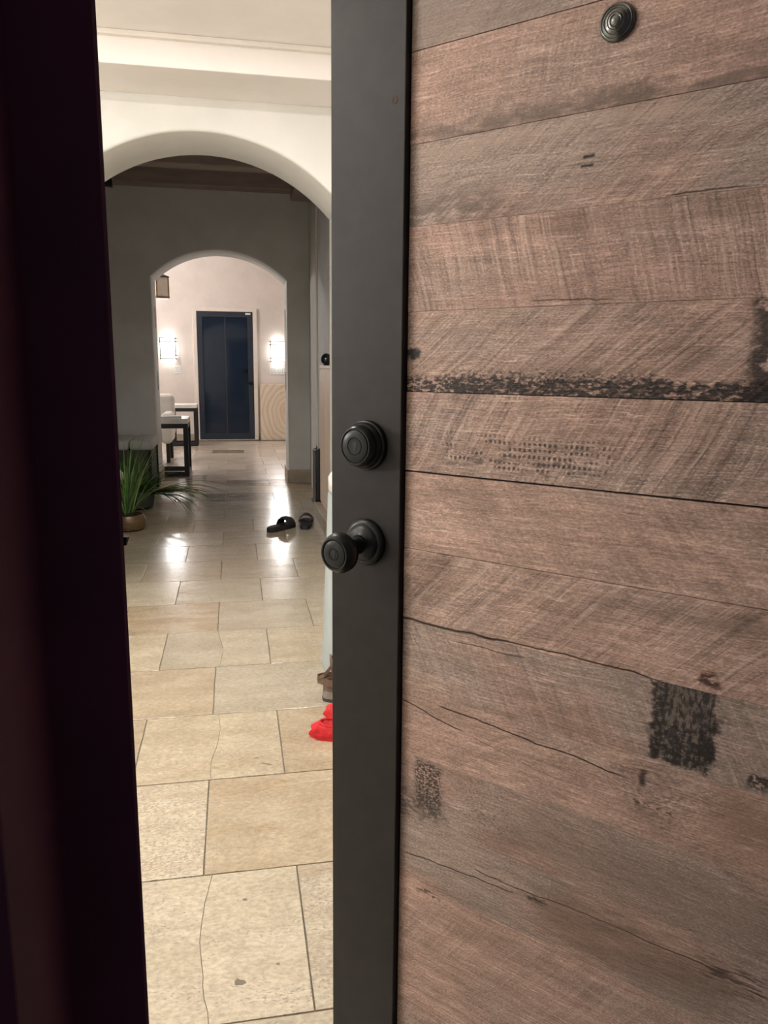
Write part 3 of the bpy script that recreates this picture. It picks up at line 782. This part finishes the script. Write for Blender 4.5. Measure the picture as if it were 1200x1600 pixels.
# ------------------------------------------------------------------ GLASS DOOR AT THE END
gd = st(empty('door_2', (-0.115, 13.40, 0.0)), 'dark blue-black glass door in a pale frame at the hall end', 'door')
hw, hh = 0.455, 2.12
for a, b_ in ((-hw - 0.065, -hw), (hw, hw + 0.065)): link('frame', B(a, b_, -0.045, 0.0, 0, hh + 0.06, bev=0.006), M['white_paint'], gd)
link('frame', B(-hw, hw, -0.045, 0.0, hh, hh + 0.06, bev=0.006), M['white_paint'], gd)
for a, b_ in ((-hw, -hw + 0.09), (hw - 0.09, hw)): link('stile', B(a, b_, -0.038, -0.004, 0.02, hh, bev=0.003), M['navy_paint'], gd)
link('rail', B(-hw + 0.09, hw - 0.09, -0.038, -0.004, hh - 0.09, hh, bev=0.003), M['navy_paint'], gd)
link('rail', B(-hw + 0.09, hw - 0.09, -0.038, -0.004, 0.02, 0.12, bev=0.003), M['navy_paint'], gd)
link('mullion', B(-0.012, 0.012, -0.028, -0.014, 0.12, hh - 0.09, bev=0.002), M['navy_paint'], gd)
link('pane', B(-hw + 0.09, -0.012, -0.022, -0.014, 0.12, hh - 0.09), M['night_glass'], gd)
link('pane', B(0.012, hw - 0.09, -0.022, -0.014, 0.12, hh - 0.09), M['night_glass'], gd)
link('deadbolt', lathe(bmesh.new(), [(0.030, 0.0), (0.030, 0.012), (0.022, 0.022), (0.0, 0.022)], 24, '-y', (hw - 0.145, -0.022, 1.175)), M['black_metal'], gd, smooth=True)
hb = bmesh.new(); lathe(hb, [(0.028, 0.0), (0.028, 0.010), (0.012, 0.014), (0.012, 0.045), (0.0, 0.045)], 24, '-y', (hw - 0.045, -0.038, 0.96)); box(hb, hw - 0.17, hw - 0.035, -0.09, -0.078, 0.95, 0.97, 0.004)
link('lever_handle', hb, M['black_metal'], gd, smooth=True)
link('closer', B(hw - 0.12, hw - 0.035, -0.062, -0.038, hh - 0.045, hh - 0.018, bev=0.004), M['white_plastic'], gd)
link('threshold', B(-hw - 0.065, hw + 0.065, -0.09, 0.0, 0.0005, 0.02, bev=0.004), M['base_stone'], gd)

def switch_plate(loc, n, w, h, label):
    s = empty('switch_plate', loc, 0, label, 'light switch')
    link('plate', B(-w / 2, w / 2, -0.007, 0, -h / 2, h / 2, bev=0.002), M['white_plastic'], s)
    for k in range(n):
        cx = (k - (n - 1) / 2) * w / (n + 0.35)
        rk = link('rocker', B(cx - 0.016, cx + 0.016, -0.0115, -0.007, -0.033, 0.033, bev=0.0015), M['white_plastic'], s)
        link('rocker_gap', B(cx - 0.019, cx + 0.019, -0.0078, -0.0068, -0.036, 0.036), M['bronze_metal'], rk)
switch_plate((-0.90, 13.40, 1.176), 2, 0.125, 0.13, 'two-gang white switch plate below the left sconce')
switch_plate((0.745, 13.40, 1.170), 4, 0.275, 0.13, 'four-gang white switch plate below the right sconce')

rp = link('wall_panel', B(0.0, 0.95, -0.035, 0.0, 0.0, 0.945, bev=0.004), M['ring_panel'], loc=(0.437, 13.345, 0.0005))
tag(rp, 'square pale panel with concentric ring grain leaning right of the glass door', 'panel')

# ------------------------------------------------------------------ END ROOM FURNITURE
def frame_table(loc, w, d, h, label, bar=0.052):
    t = empty('side_table', loc, 0, label, 'table', 'stone-topped side tables')
    top = 0.055
    link('table_top', B(-w, 0, 0, d, h - top, h, bev=0.004), M['white_stone'], t)
    for xx in (-w, -bar):
        for yy in (0, d - bar):
            link('leg', B(xx, xx + bar, yy, yy + bar, 0.0, h - top, bev=0.002), M['black_frame'], t)
    for yy in (0, d - bar):
        for zz in (0.0, h - top - bar):
            link('rail', B(-w + bar, -bar, yy, yy + bar, zz, zz + bar, bev=0.002), M['black_frame'], t)
    for xx in (-w, -bar):
        for zz in (0.0, h - top - bar):
            link('rail', B(xx, xx + bar, bar, d - bar, zz, zz + bar, bev=0.002), M['black_frame'], t)
    return t
frame_table((-0.517, 8.98, 0.0005), 0.46, 0.55, 0.650, 'white-topped black steel side table just past the far arch')
frame_table((-0.568, 12.42, 0.0005), 0.40, 0.42, 0.645, 'white-topped black steel side table beside the glass door')
bk = empty('magazine', (-0.72, 9.10, 0.6510), R(12), 'flat pale magazine lying on the nearer side table', 'magazine')
link('pages', B(-0.12, 0.12, -0.085, 0.085, 0.0, 0.022, bev=0.002), M['paper'], bk)
link('cover', B(-0.122, 0.122, -0.087, 0.087, 0.022, 0.025), M['pale_fabric'], bk)
# cable hanging from the table, ending on the floor
ac = empty('armchair', (-1.17, 10.25, 0.0005), 0, 'white upholstered armchair behind the nearer side table', 'chair')
link('backrest', B(-0.35, 0.385, 0.50, 0.70, 0.30, 0.865, bev=0.07, seg=4), M['white_fabric'], ac, smooth=True)
link('seat', B(-0.25, 0.27, -0.05, 0.52, 0.26, 0.45, bev=0.05, seg=4), M['white_fabric'], ac, smooth=True)
for xx in (-0.37, 0.25): link('arm', B(xx, xx + 0.13, -0.05, 0.58, 0.25, 0.64, bev=0.05, seg=4), M['white_fabric'], ac, smooth=True)
for xx in (-0.32, 0.30):
    for yy in (0.02, 0.58): link('leg', B(xx, xx + 0.045, yy, yy + 0.045, 0.0, 0.31, bev=0.004), M['black_frame'], ac)
# lantern
ln = empty('hanging_lantern', (-0.915, 11.0, 2.11), R(20), 'wood-framed box lantern hanging at the upper left of the far arch', 'lantern')
lw = 0.078; lh = 0.27
for sx in (-1, 1):
    for sy in (-1, 1): link('post', B(sx * lw - 0.009, sx * lw + 0.009, sy * lw - 0.009, sy * lw + 0.009, 0.0, lh, bev=0.002), M['lantern_wood'], ln)
link('base', B(-lw - 0.012, lw + 0.012, -lw - 0.012, lw + 0.012, 0.0, 0.03, bev=0.003), M['lantern_wood'], ln)
cp = bmesh.new(); lathe(cp, [(0.0, 0.0), (0.135, 0.0), (0.125, 0.012), (0.04, 0.045), (0.0, 0.05)], 4, origin=(0, 0, lh))
link('cap', cp, M['black_frame'], ln, rot=(0, 0, R(45)))
for a in range(4):
    link('panel', B(-lw + 0.009, lw - 0.009, -lw - 0.002, -lw + 0.002, 0.03, lh), M['lantern_panel'], ln, rot=(0, 0, R(90 * a)))
hk = bmesh.new(); tube(hk, [(0, 0, lh + 0.045), (0.012, 0, lh + 0.07), (0.0, 0, lh + 0.095), (0, 0, lh + 0.12), (0, 0, 1.14)], 0.005)
link('hanger_rod', hk, M['black_frame'], ln)
# dark latch plates in the reveal of the far arch
for xx, yy, z0, z1, lab in ((-0.79, 8.66, 1.62, 1.84, 'upper dark latch plate on the left side of the far arch'), (-0.79, 8.66, 0.98, 1.18, 'lower dark latch plate on the left side of the far arch'),
                            (0.563, 8.66, 1.62, 1.84, 'upper dark latch plate on the right side of the far arch'), (0.563, 8.66, 0.98, 1.18, 'lower dark latch plate on the right side of the far arch')):
    p = empty('latch_plate', (xx, yy, (z0 + z1) / 2), 0, lab, 'hardware', 'latch plates in the far arch')
    hz = (z1 - z0) / 2
    link('plate', B(0.0, 0.004, -0.03, 0.03, -hz, hz, bev=0.001), M['bronze_metal'], p)
    for zz in (-hz * 0.7, hz * 0.7): link('screw', B(0.0, 0.0052, -0.006, 0.006, zz - 0.006, zz + 0.006, bev=0.001), M['black_metal'], p)

# ------------------------------------------------------------------ ROOM BETWEEN THE ARCHES
ot = empty('ottoman', (-1.195, 7.90, 0.0005), 0, 'low dark olive ottoman with pale seamed cushion left of the far arch', 'ottoman')
link('body', B(-0.40, 0.405, -0.32, 0.32, 0.06, 0.445, bev=0.012), M['olive_fabric'], ot, smooth=True)
for k, (a, b_) in enumerate(((-0.42, -0.02), (-0.02, 0.215), (0.215, 0.435))):
    link('cushion', B(a + 0.002, b_ - 0.002, -0.345, 0.345, 0.445, 0.540, bev=0.030, seg=4), M['pale_fabric'], ot, smooth=True)
for xx in (-0.41, 0.385):
    for yy in (-0.335, 0.295): link('leg', B(xx, xx + 0.032, yy, yy + 0.04, 0.0, 0.445, bev=0.003), M['black_frame'], ot)

# wall fitting high on the left
sp = empty('wall_speaker', (-1.12, 8.08, 2.885), 0, 'small black box fitting high up at the left under the beams', 'fitting')
link('body', B(-0.06, 0.045, -0.05, 0.0, 0.0, 0.12, bev=0.006), M['black_frame'], sp)
link('bracket', B(-0.02, 0.01, 0.0, 0.27, 0.05, 0.08, bev=0.002), M['black_frame'], sp)

# right side: stone ledge, cabinet, ball, folded stand
st(link('trim_10', B(0.652, 0.80, 4.76, 6.52, 0, 0.10, bev=0.004), M['base_stone']), 'low tan stone ledge along the right wall', 'ledge')
cb = empty('cabinet', (0.748, 6.02, 0.1005), 0, 'slim pale wood cabinet standing on the stone ledge', 'cabinet')
link('carcass', B(-0.040, 0.050, -0.42, 0.42, 0.0, 1.125, bev=0.002), M['pale_wood'], cb)
link('top', B(-0.050, 0.050, -0.43, 0.43, 1.125, 1.150, bev=0.003), M['pale_wood'], cb)
for yy in (-0.41, 0.005):
    link('door', B(-0.050, -0.040, yy, yy + 0.405, 0.03, 1.105, bev=0.002), M['pale_wood'], cb)
bl = empty('ball_ornament', (0.735, 6.27, 1.2510), 0, 'glossy black ball ornament on top of the pale cabinet', 'ornament')
g = G('glossy_black_glaze')
glossb = g.out(g.mix(g.noise(g.coord(), 12.0), (0.006, 0.012, 0.012), (0.010, 0.018, 0.018)), 0.08, spec=0.7)
link('ball', lathe(bmesh.new(), [(0.0, 0.003)] + [(0.046 * math.sin(R(a)), 0.049 - 0.046 * math.cos(R(a))) for a in range(12, 180, 12)] + [(0.0, 0.095)], 28), glossb, bl, smooth=True)
link('foot', lathe(bmesh.new(), [(0.0, 0.0), (0.026, 0.0), (0.025, 0.004), (0.022, 0.008), (0.0, 0.008)], 24), M['black_metal'], bl, smooth=True)
fs = empty('folding_stand', (0.738, 7.05, 0.0005), R(2), 'slim black folded stand leaning upright against the right wall', 'stand')
link('body', B(-0.030, 0.040, -0.10, 0.10, 0.03, 0.50, bev=0.016, seg=3), M['rubber'], fs, smooth=True)
link('foot', B(-0.040, 0.042, -0.12, 0.12, 0.0, 0.03, bev=0.006), M['rubber'], fs)
g = G('bright_chrome'); chrome = g.out(g.mix(g.noise(g.coord(), 30.0), (0.6, 0.6, 0.6), (0.7, 0.7, 0.7)), 0.15, metal=1.0)
hd = bmesh.new(); tube(hd, [(0.0, -0.05, 0.49), (-0.002, -0.045, 0.525), (0.0, 0.0, 0.538), (0.002, 0.045, 0.525), (0.0, 0.05, 0.49)], 0.006)
link('handle', hd, chrome, fs, smooth=True)
link('edge_rod', tube(bmesh.new(), [(-0.031, -0.085, 0.04), (-0.031, -0.085, 0.47)], 0.005), chrome, fs, smooth=True)

# foyer right: pale flared pedestal with a lipped top, mostly behind the door
pd = empty('pedestal', (0.60, 3.06, 0.0005), 0, 'pale flared round pedestal with lipped top just behind the open door', 'pedestal')
link('column', lathe(bmesh.new(), [(0.0, 0.0), (0.262, 0.0), (0.264, 0.02), (0.254, 0.25), (0.244, 0.5), (0.236, 0.735), (0.0, 0.735)], 48), M['pedestal'], pd, smooth=True)
link('top', lathe(bmesh.new(), [(0.0, 0.735), (0.222, 0.735), (0.234, 0.75), (0.235, 0.80), (0.222, 0.818), (0.0, 0.82)], 48), M['white_stone'], pd, smooth=True)

# ------------------------------------------------------------------ SHOES
def outline_sole(L, wf, wh, n=28):
    pts = []
    for k in range(n):
        a = 2 * math.pi * k / n
        t = (1 - math.cos(a)) / 2                       # 0 heel, 1 toe
        half = (wh * (1 - t) + wf * t) * 0.5
        half *= 1 - 0.12 * math.exp(-((t - 0.42) / 0.16) ** 2)
        pts.append((-L / 2 + L * t, half * (1 if math.sin(a) >= 0 else -1) * abs(math.sin(a)) ** 0.55))
    return pts
def slipper(loc, rz, label):
    s = empty('slipper', loc, rz, label, 'slipper', 'black rubber slippers')
    s.scale = (1.2, 1.2, 1.2)
    L = 0.255
    bm = prism(bmesh.new(), outline_sole(L, 0.098, 0.075), 0.0, 0.030, 0.004)
    link('sole', bm, M['rubber'], s, smooth=True)
    for x0, wd, hgt, lab in ((0.02, 0.075, 0.062, 'strap'), ):
        bm = bmesh.new()
        n = 16; rows = []
        for q in range(5):
            xx = x0 + wd * (q / 4 - 0.1)
            hq = hgt * (1.0 - 0.10 * abs(q - 1.5)) 
            ring_o, ring_i = [], []
            for k in range(n + 1):
                a = math.pi * k / n
                ring_o.append(bm.verts.new((xx, -0.050 * math.cos(a), 0.022 + hq * math.sin(a))))
                ring_i.append(bm.verts.new((xx, -0.044 * math.cos(a), 0.022 + (hq - 0.007) * math.sin(a))))
            rows.append((ring_o, ring_i))
        for (a, ai), (b_, bi) in zip(rows, rows[1:]):
            for k in range(n):
                bm.faces.new((a[k], a[k + 1], b_[k + 1], b_[k]))
                bm.faces.new((ai[k], bi[k], bi[k + 1], ai[k + 1]))
        for ro, ri in (rows[0], rows[-1]):
            for k in range(n): bm.faces.new((ro[k], ri[k], ri[k + 1], ro[k + 1]))
        link('strap', bm, M['rubber'], s, smooth=True)
    link('footbed', prism(bmesh.new(), [(x * 0.92, y * 0.86) for x, y in outline_sole(L, 0.098, 0.075)], 0.029, 0.0315), M['dark_slot'], s)
    return s
slipper((0.335, 5.90, 0.0005), R(48), 'black slipper on the hall floor, the left one of the pair')
slipper((0.535, 6.00, 0.0005), R(82), 'black slipper on the hall floor, the right one of the pair')

# brown sandal, heel towards the passage
sd = empty('sandal', (0.435, 2.73, 0.0005), R(-4), 'brown strappy sandal with grey sole by the door edge', 'sandal')
link('tread', prism(bmesh.new(), outline_sole(0.27, 0.105, 0.08), 0.0, 0.012), M['sandal_tread'], sd, smooth=True)
link('sole', prism(bmesh.new(), [(x * 0.985, y * 0.97) for x, y in outline_sole(0.27, 0.105, 0.08)], 0.012, 0.040, 0.003), M['sandal_sole'], sd, smooth=True)
link('insole', prism(bmesh.new(), [(x * 0.93, y * 0.88) for x, y in outline_sole(0.27, 0.105, 0.08)], 0.039, 0.044), M['sandal_insole'], sd)
def strip(pts, w, th):
    """a leather strap: band of width w (vertical-ish) following pts"""
    bm = bmesh.new(); pts = [Vector(p) for p in pts]; rows = []
    for i, p in enumerate(pts):
        d = (pts[min(i + 1, len(pts) - 1)] - pts[max(i - 1, 0)]).normalized()
        upv = Vector((0, 0, 1)) if abs(d.z) < 0.9 else Vector((1, 0, 0))
        sidev = d.cross(upv).normalized(); u_ = sidev.cross(d).normalized()
        rows.append([bm.verts.new(p + u_ * w / 2 * a + sidev * th / 2 * b_) for a, b_ in ((-1, -1), (1, -1), (1, 1), (-1, 1))])
    for a, b_ in zip(rows, rows[1:]):
        for k in range(4): bm.faces.new((a[k], a[(k + 1) % 4], b_[(k + 1) % 4], b_[k]))
    bm.faces.new(rows[0][::-1]); bm.faces.new(rows[-1])
    return bm
heel = [(0.02, -0.047, 0.060), (-0.05, -0.050, 0.072), (-0.115, -0.040, 0.080), (-0.150, -0.012, 0.084), (-0.152, 0.012, 0.084), (-0.115, 0.040, 0.080), (-0.05, 0.050, 0.072), (0.02, 0.047, 0.060)]
link('heel_strap', strip(heel, 0.026, 0.004), M['brown_leather'], sd, smooth=True)
link('ankle_strap', strip([(-0.045, -0.048, 0.045), (-0.085, -0.048, 0.105), (-0.100, -0.032, 0.150), (-0.104, 0.0, 0.166), (-0.100, 0.032, 0.150), (-0.085, 0.048, 0.105), (-0.045, 0.048, 0.045)], 0.026, 0.004), M['brown_leather'], sd, smooth=True)
link('side_strap', strip([(-0.150, -0.012, 0.090), (-0.128, -0.046, 0.115), (-0.102, -0.040, 0.145)], 0.012, 0.004), M['brown_leather'], sd, smooth=True)
link('toe_strap', strip([(0.06, -0.053, 0.040), (0.065, -0.045, 0.075), (0.07, 0.0, 0.092), (0.065, 0.045, 0.075), (0.06, 0.053, 0.040)], 0.045, 0.004), M['brown_leather'], sd, smooth=True)
link('heel_cup', strip([(-0.06, -0.040, 0.055), (-0.105, -0.034, 0.058), (-0.128, -0.014, 0.060), (-0.128, 0.014, 0.060), (-0.105, 0.034, 0.058), (-0.06, 0.040, 0.055)], 0.030, 0.006), M['brown_leather'], sd, smooth=True)

def red_slipper(loc, rz, label, s=1.0):
    e = empty('cloth_slipper', loc, rz, label, 'slipper', 'red cloth slippers')
    bm = bmesh.new(); rr = random.Random(int(loc[1] * 100))
    nu, nv = 28, 12
    rows = []
    for j in range(nv + 1):
        t = j / nv
        ring = []
        for k in range(nu):
            a = 2 * math.pi * k / nu
            lx, ly = 0.105 * s, 0.050 * s
            if t <= 0.62:                              # outer skin rising
                q = t / 0.62; rad = 1.0 - 0.30 * q ** 2; zz = 0.040 * s * math.sin(q * math.pi / 2)
            else:                                      # folds inwards into the opening
                q = (t - 0.62) / 0.38; rad = 0.70 - 0.55 * q; zz = (0.040 - 0.030 * q) * s
            zz *= 1.0 + 0.25 * math.cos(a)
            wr = 1 + 0.08 * math.sin(9 * a + 5 * t) + 0.06 * math.sin(14 * a - 9 * t) + rr.uniform(-0.02, 0.02)
            if t < 0.05: wr = 1
            ring.append(bm.verts.new((lx * rad * wr * math.cos(a), ly * rad * wr * math.sin(a), max(0.0, zz * (1 + 0.06 * math.sin(7 * a + 11 * t))))))
        rows.append(ring)
    for a, b_ in zip(rows, rows[1:]):
        for k in range(nu): bm.faces.new((a[k], a[(k + 1) % nu], b_[(k + 1) % nu], b_[k]))
    bm.faces.new(rows[0][::-1]); bm.faces.new(rows[-1])
    link('upper', bm, M['red_cloth'], e, smooth=True)
    loop = [(0.105 * s * 0.70 * math.cos(2 * math.pi * k / 24), 0.05 * s * 0.72 * math.sin(2 * math.pi * k / 24), 0.040 * s * (1 + 0.25 * math.cos(2 * math.pi * k / 24))) for k in range(25)]
    link('elastic_edge', tube(bmesh.new(), loop, 0.004, 6), M['red_cloth'], e, smooth=True)
red_slipper((0.332, 2.44, 0.0005), R(172), 'crumpled red cloth slipper on the floor, the nearer of two')
red_slipper((0.390, 2.545, 0.0005), R(150), 'crumpled red cloth slipper on the floor, the farther of two')

# ------------------------------------------------------------------ PLANTS
def blade(parent, base, az, length, lean, droop, width, mat, seg=9):
    bm = bmesh.new(); p = Vector(base); rows = []
    d = Vector((math.cos(az), math.sin(az), 0)); side = Vector((-math.sin(az), math.cos(az), 0))
    ang = lean
    for k in range(seg + 1):
        t = k / seg
        w = width * (0.55 + 0.9 * t if t < 0.35 else (1 - t) / 0.65 * 0.87 + 0.02)
        dirv = d * math.sin(ang) + Vector((0, 0, 1)) * math.cos(ang)
        nrm = d * -math.cos(ang) + Vector((0, 0, 1)) * math.sin(ang)
        if p.z < 0.004: p.z = 0.004
        rows.append([bm.verts.new(p - side * w / 2 + nrm * w * 0.18), bm.verts.new(p - nrm * w * 0.08), bm.verts.new(p + side * w / 2 + nrm * w * 0.18)])
        p = p + dirv * (length / seg)
        ang = min(ang + droop / seg * (0.4 + 1.2 * t), R(150))
        if parent.location.z + p.z < 0.01 and ang > R(88): ang = R(88)
    for a, b_ in zip(rows, rows[1:]):
        for k in range(2): bm.faces.new((a[k], a[k + 1], b_[k + 1], b_[k]))
    return link('leaf', bm, mat, parent, smooth=True)
pp = empty('potted_grass', (-0.815, 6.05, 0.0005), 0, 'upright bright green grass plant in a round bronze bowl', 'plant')
pot = link('pot', lathe(bmesh.new(), [(0.0, 0.0), (0.085, 0.0), (0.115, 0.012), (0.132, 0.045), (0.130, 0.085), (0.115, 0.118), (0.108, 0.120), (0.112, 0.105), (0.0, 0.100)], 40), M['bronze_pot'], pp, smooth=True)
so = bmesh.new()
lathe(so, [(0.0, 0.125), (0.03, 0.122), (0.07, 0.112), (0.108, 0.100), (0.0, 0.098)], 24)
for v_ in so.verts: v_.co.z += rnd.uniform(-0.006, 0.010) if v_.co.z > 0.11 else 0
link('soil', so, M['soil'], pot)
rp_ = random.Random(21)
for k in range(46):
    az = rp_.uniform(0, 2 * math.pi); rr_ = rp_.uniform(0.0, 0.05)
    bx, by = rr_ * math.cos(az), rr_ * math.sin(az)
    blade(pp, (bx, by, 0.11), az + rp_.uniform(-0.5, 0.5), rp_.uniform(0.34, 0.66), R(rp_.uniform(2, 22)), R(rp_.uniform(5, 60)), rp_.uniform(0.012, 0.020), rp_.choice([M['leaf_bright'], M['leaf_bright'], M['leaf_pale'], M['leaf_dark']]))
for az, ln_, le, dr in ((R(-5), 0.42, 30, 95), (R(10), 0.55, 38, 80), (R(-60), 0.36, 55, 85), (R(30), 0.5, 35, 70)):
    blade(pp, (0.02, 0.0, 0.11), az, ln_, R(le), R(dr), 0.013, rp_.choice([M['leaf_bright'], M['leaf_pale']]))
p2 = empty('potted_grass', (-0.86, 6.98, 0.0005), 0, 'dark trailing grass plant spilling over the floor before the ottoman', 'plant')
pot2 = link('pot', lathe(bmesh.new(), [(0.0, 0.0), (0.10, 0.0), (0.14, 0.02), (0.155, 0.10), (0.145, 0.155), (0.135, 0.155), (0.138, 0.135), (0.0, 0.130)], 36), M['olive_fabric'], p2, smooth=True)
link('soil', lathe(bmesh.new(), [(0.0, 0.15), (0.08, 0.145), (0.135, 0.132), (0.0, 0.128)], 24), M['soil'], pot2)
for k in range(130):
    az = rp_.uniform(0, 2 * math.pi); rr_ = rp_.uniform(0.0, 0.10)
    blade(p2, (rr_ * math.cos(az), rr_ * math.sin(az), 0.13), az + rp_.uniform(-0.5, 0.5), rp_.uniform(0.22, 0.46), R(rp_.uniform(10, 65)), R(rp_.uniform(40, 120)), rp_.uniform(0.014, 0.022), rp_.choice([M['leaf_dark'], M['leaf_dark'], M['leaf_bright']]))
for k in range(34):
    az = R(rp_.uniform(-50, 8))
    blade(p2, (0.09, -0.03, 0.12), az, rp_.uniform(0.42, 0.84), R(rp_.uniform(66, 82)), R(rp_.uniform(62, 88)), rp_.uniform(0.017, 0.024), rp_.choice([M['leaf_dark'], M['leaf_dark'], M['leaf_dry'], M['leaf_bright']]), 12)
for az, ln_, le in ((R(25), 0.50, 42),):
    blade(p2, (0.05, 0.0, 0.13), az, ln_, R(le), R(28), 0.011, M['leaf_dry'], 10)
for k in range(5):
    blade(p2, (rp_.uniform(-0.08, 0.08), 0, 0.13), R(rp_.uniform(0, 360)), rp_.uniform(0.46, 0.58), R(rp_.uniform(0, 8)), R(8), 0.006, M['leaf_dry'])

# pale round vase on a dark stand, peeking past the door frame
vz = empty('vase', (-0.985, 6.42, 0.2710), 0, 'pale round-bellied vase on a dark stand beside the grass plant', 'vase')
link('body', lathe(bmesh.new(), [(0.0, 0.0), (0.05, 0.0), (0.085, 0.03), (0.105, 0.075), (0.100, 0.115), (0.075, 0.145), (0.062, 0.150), (0.060, 0.14), (0.0, 0.13)], 36), M['ivory_glaze'], vz, smooth=True)
ps = empty('plant_stand', (-0.985, 6.42, 0.0005), 0, 'small dark stand carrying the pale vase', 'stand')
link('top', lathe(bmesh.new(), [(0.0, 0.25), (0.075, 0.25), (0.08, 0.26), (0.075, 0.27), (0.0, 0.27)], 28), M['olive_fabric'], ps, smooth=True)
for a in (30, 150, 270): link('leg', tube(bmesh.new(), [(0.055 * math.cos(R(a)), 0.055 * math.sin(R(a)), 0.25), (0.075 * math.cos(R(a)), 0.075 * math.sin(R(a)), 0.0)], 0.008), M['black_frame'], ps, smooth=True)
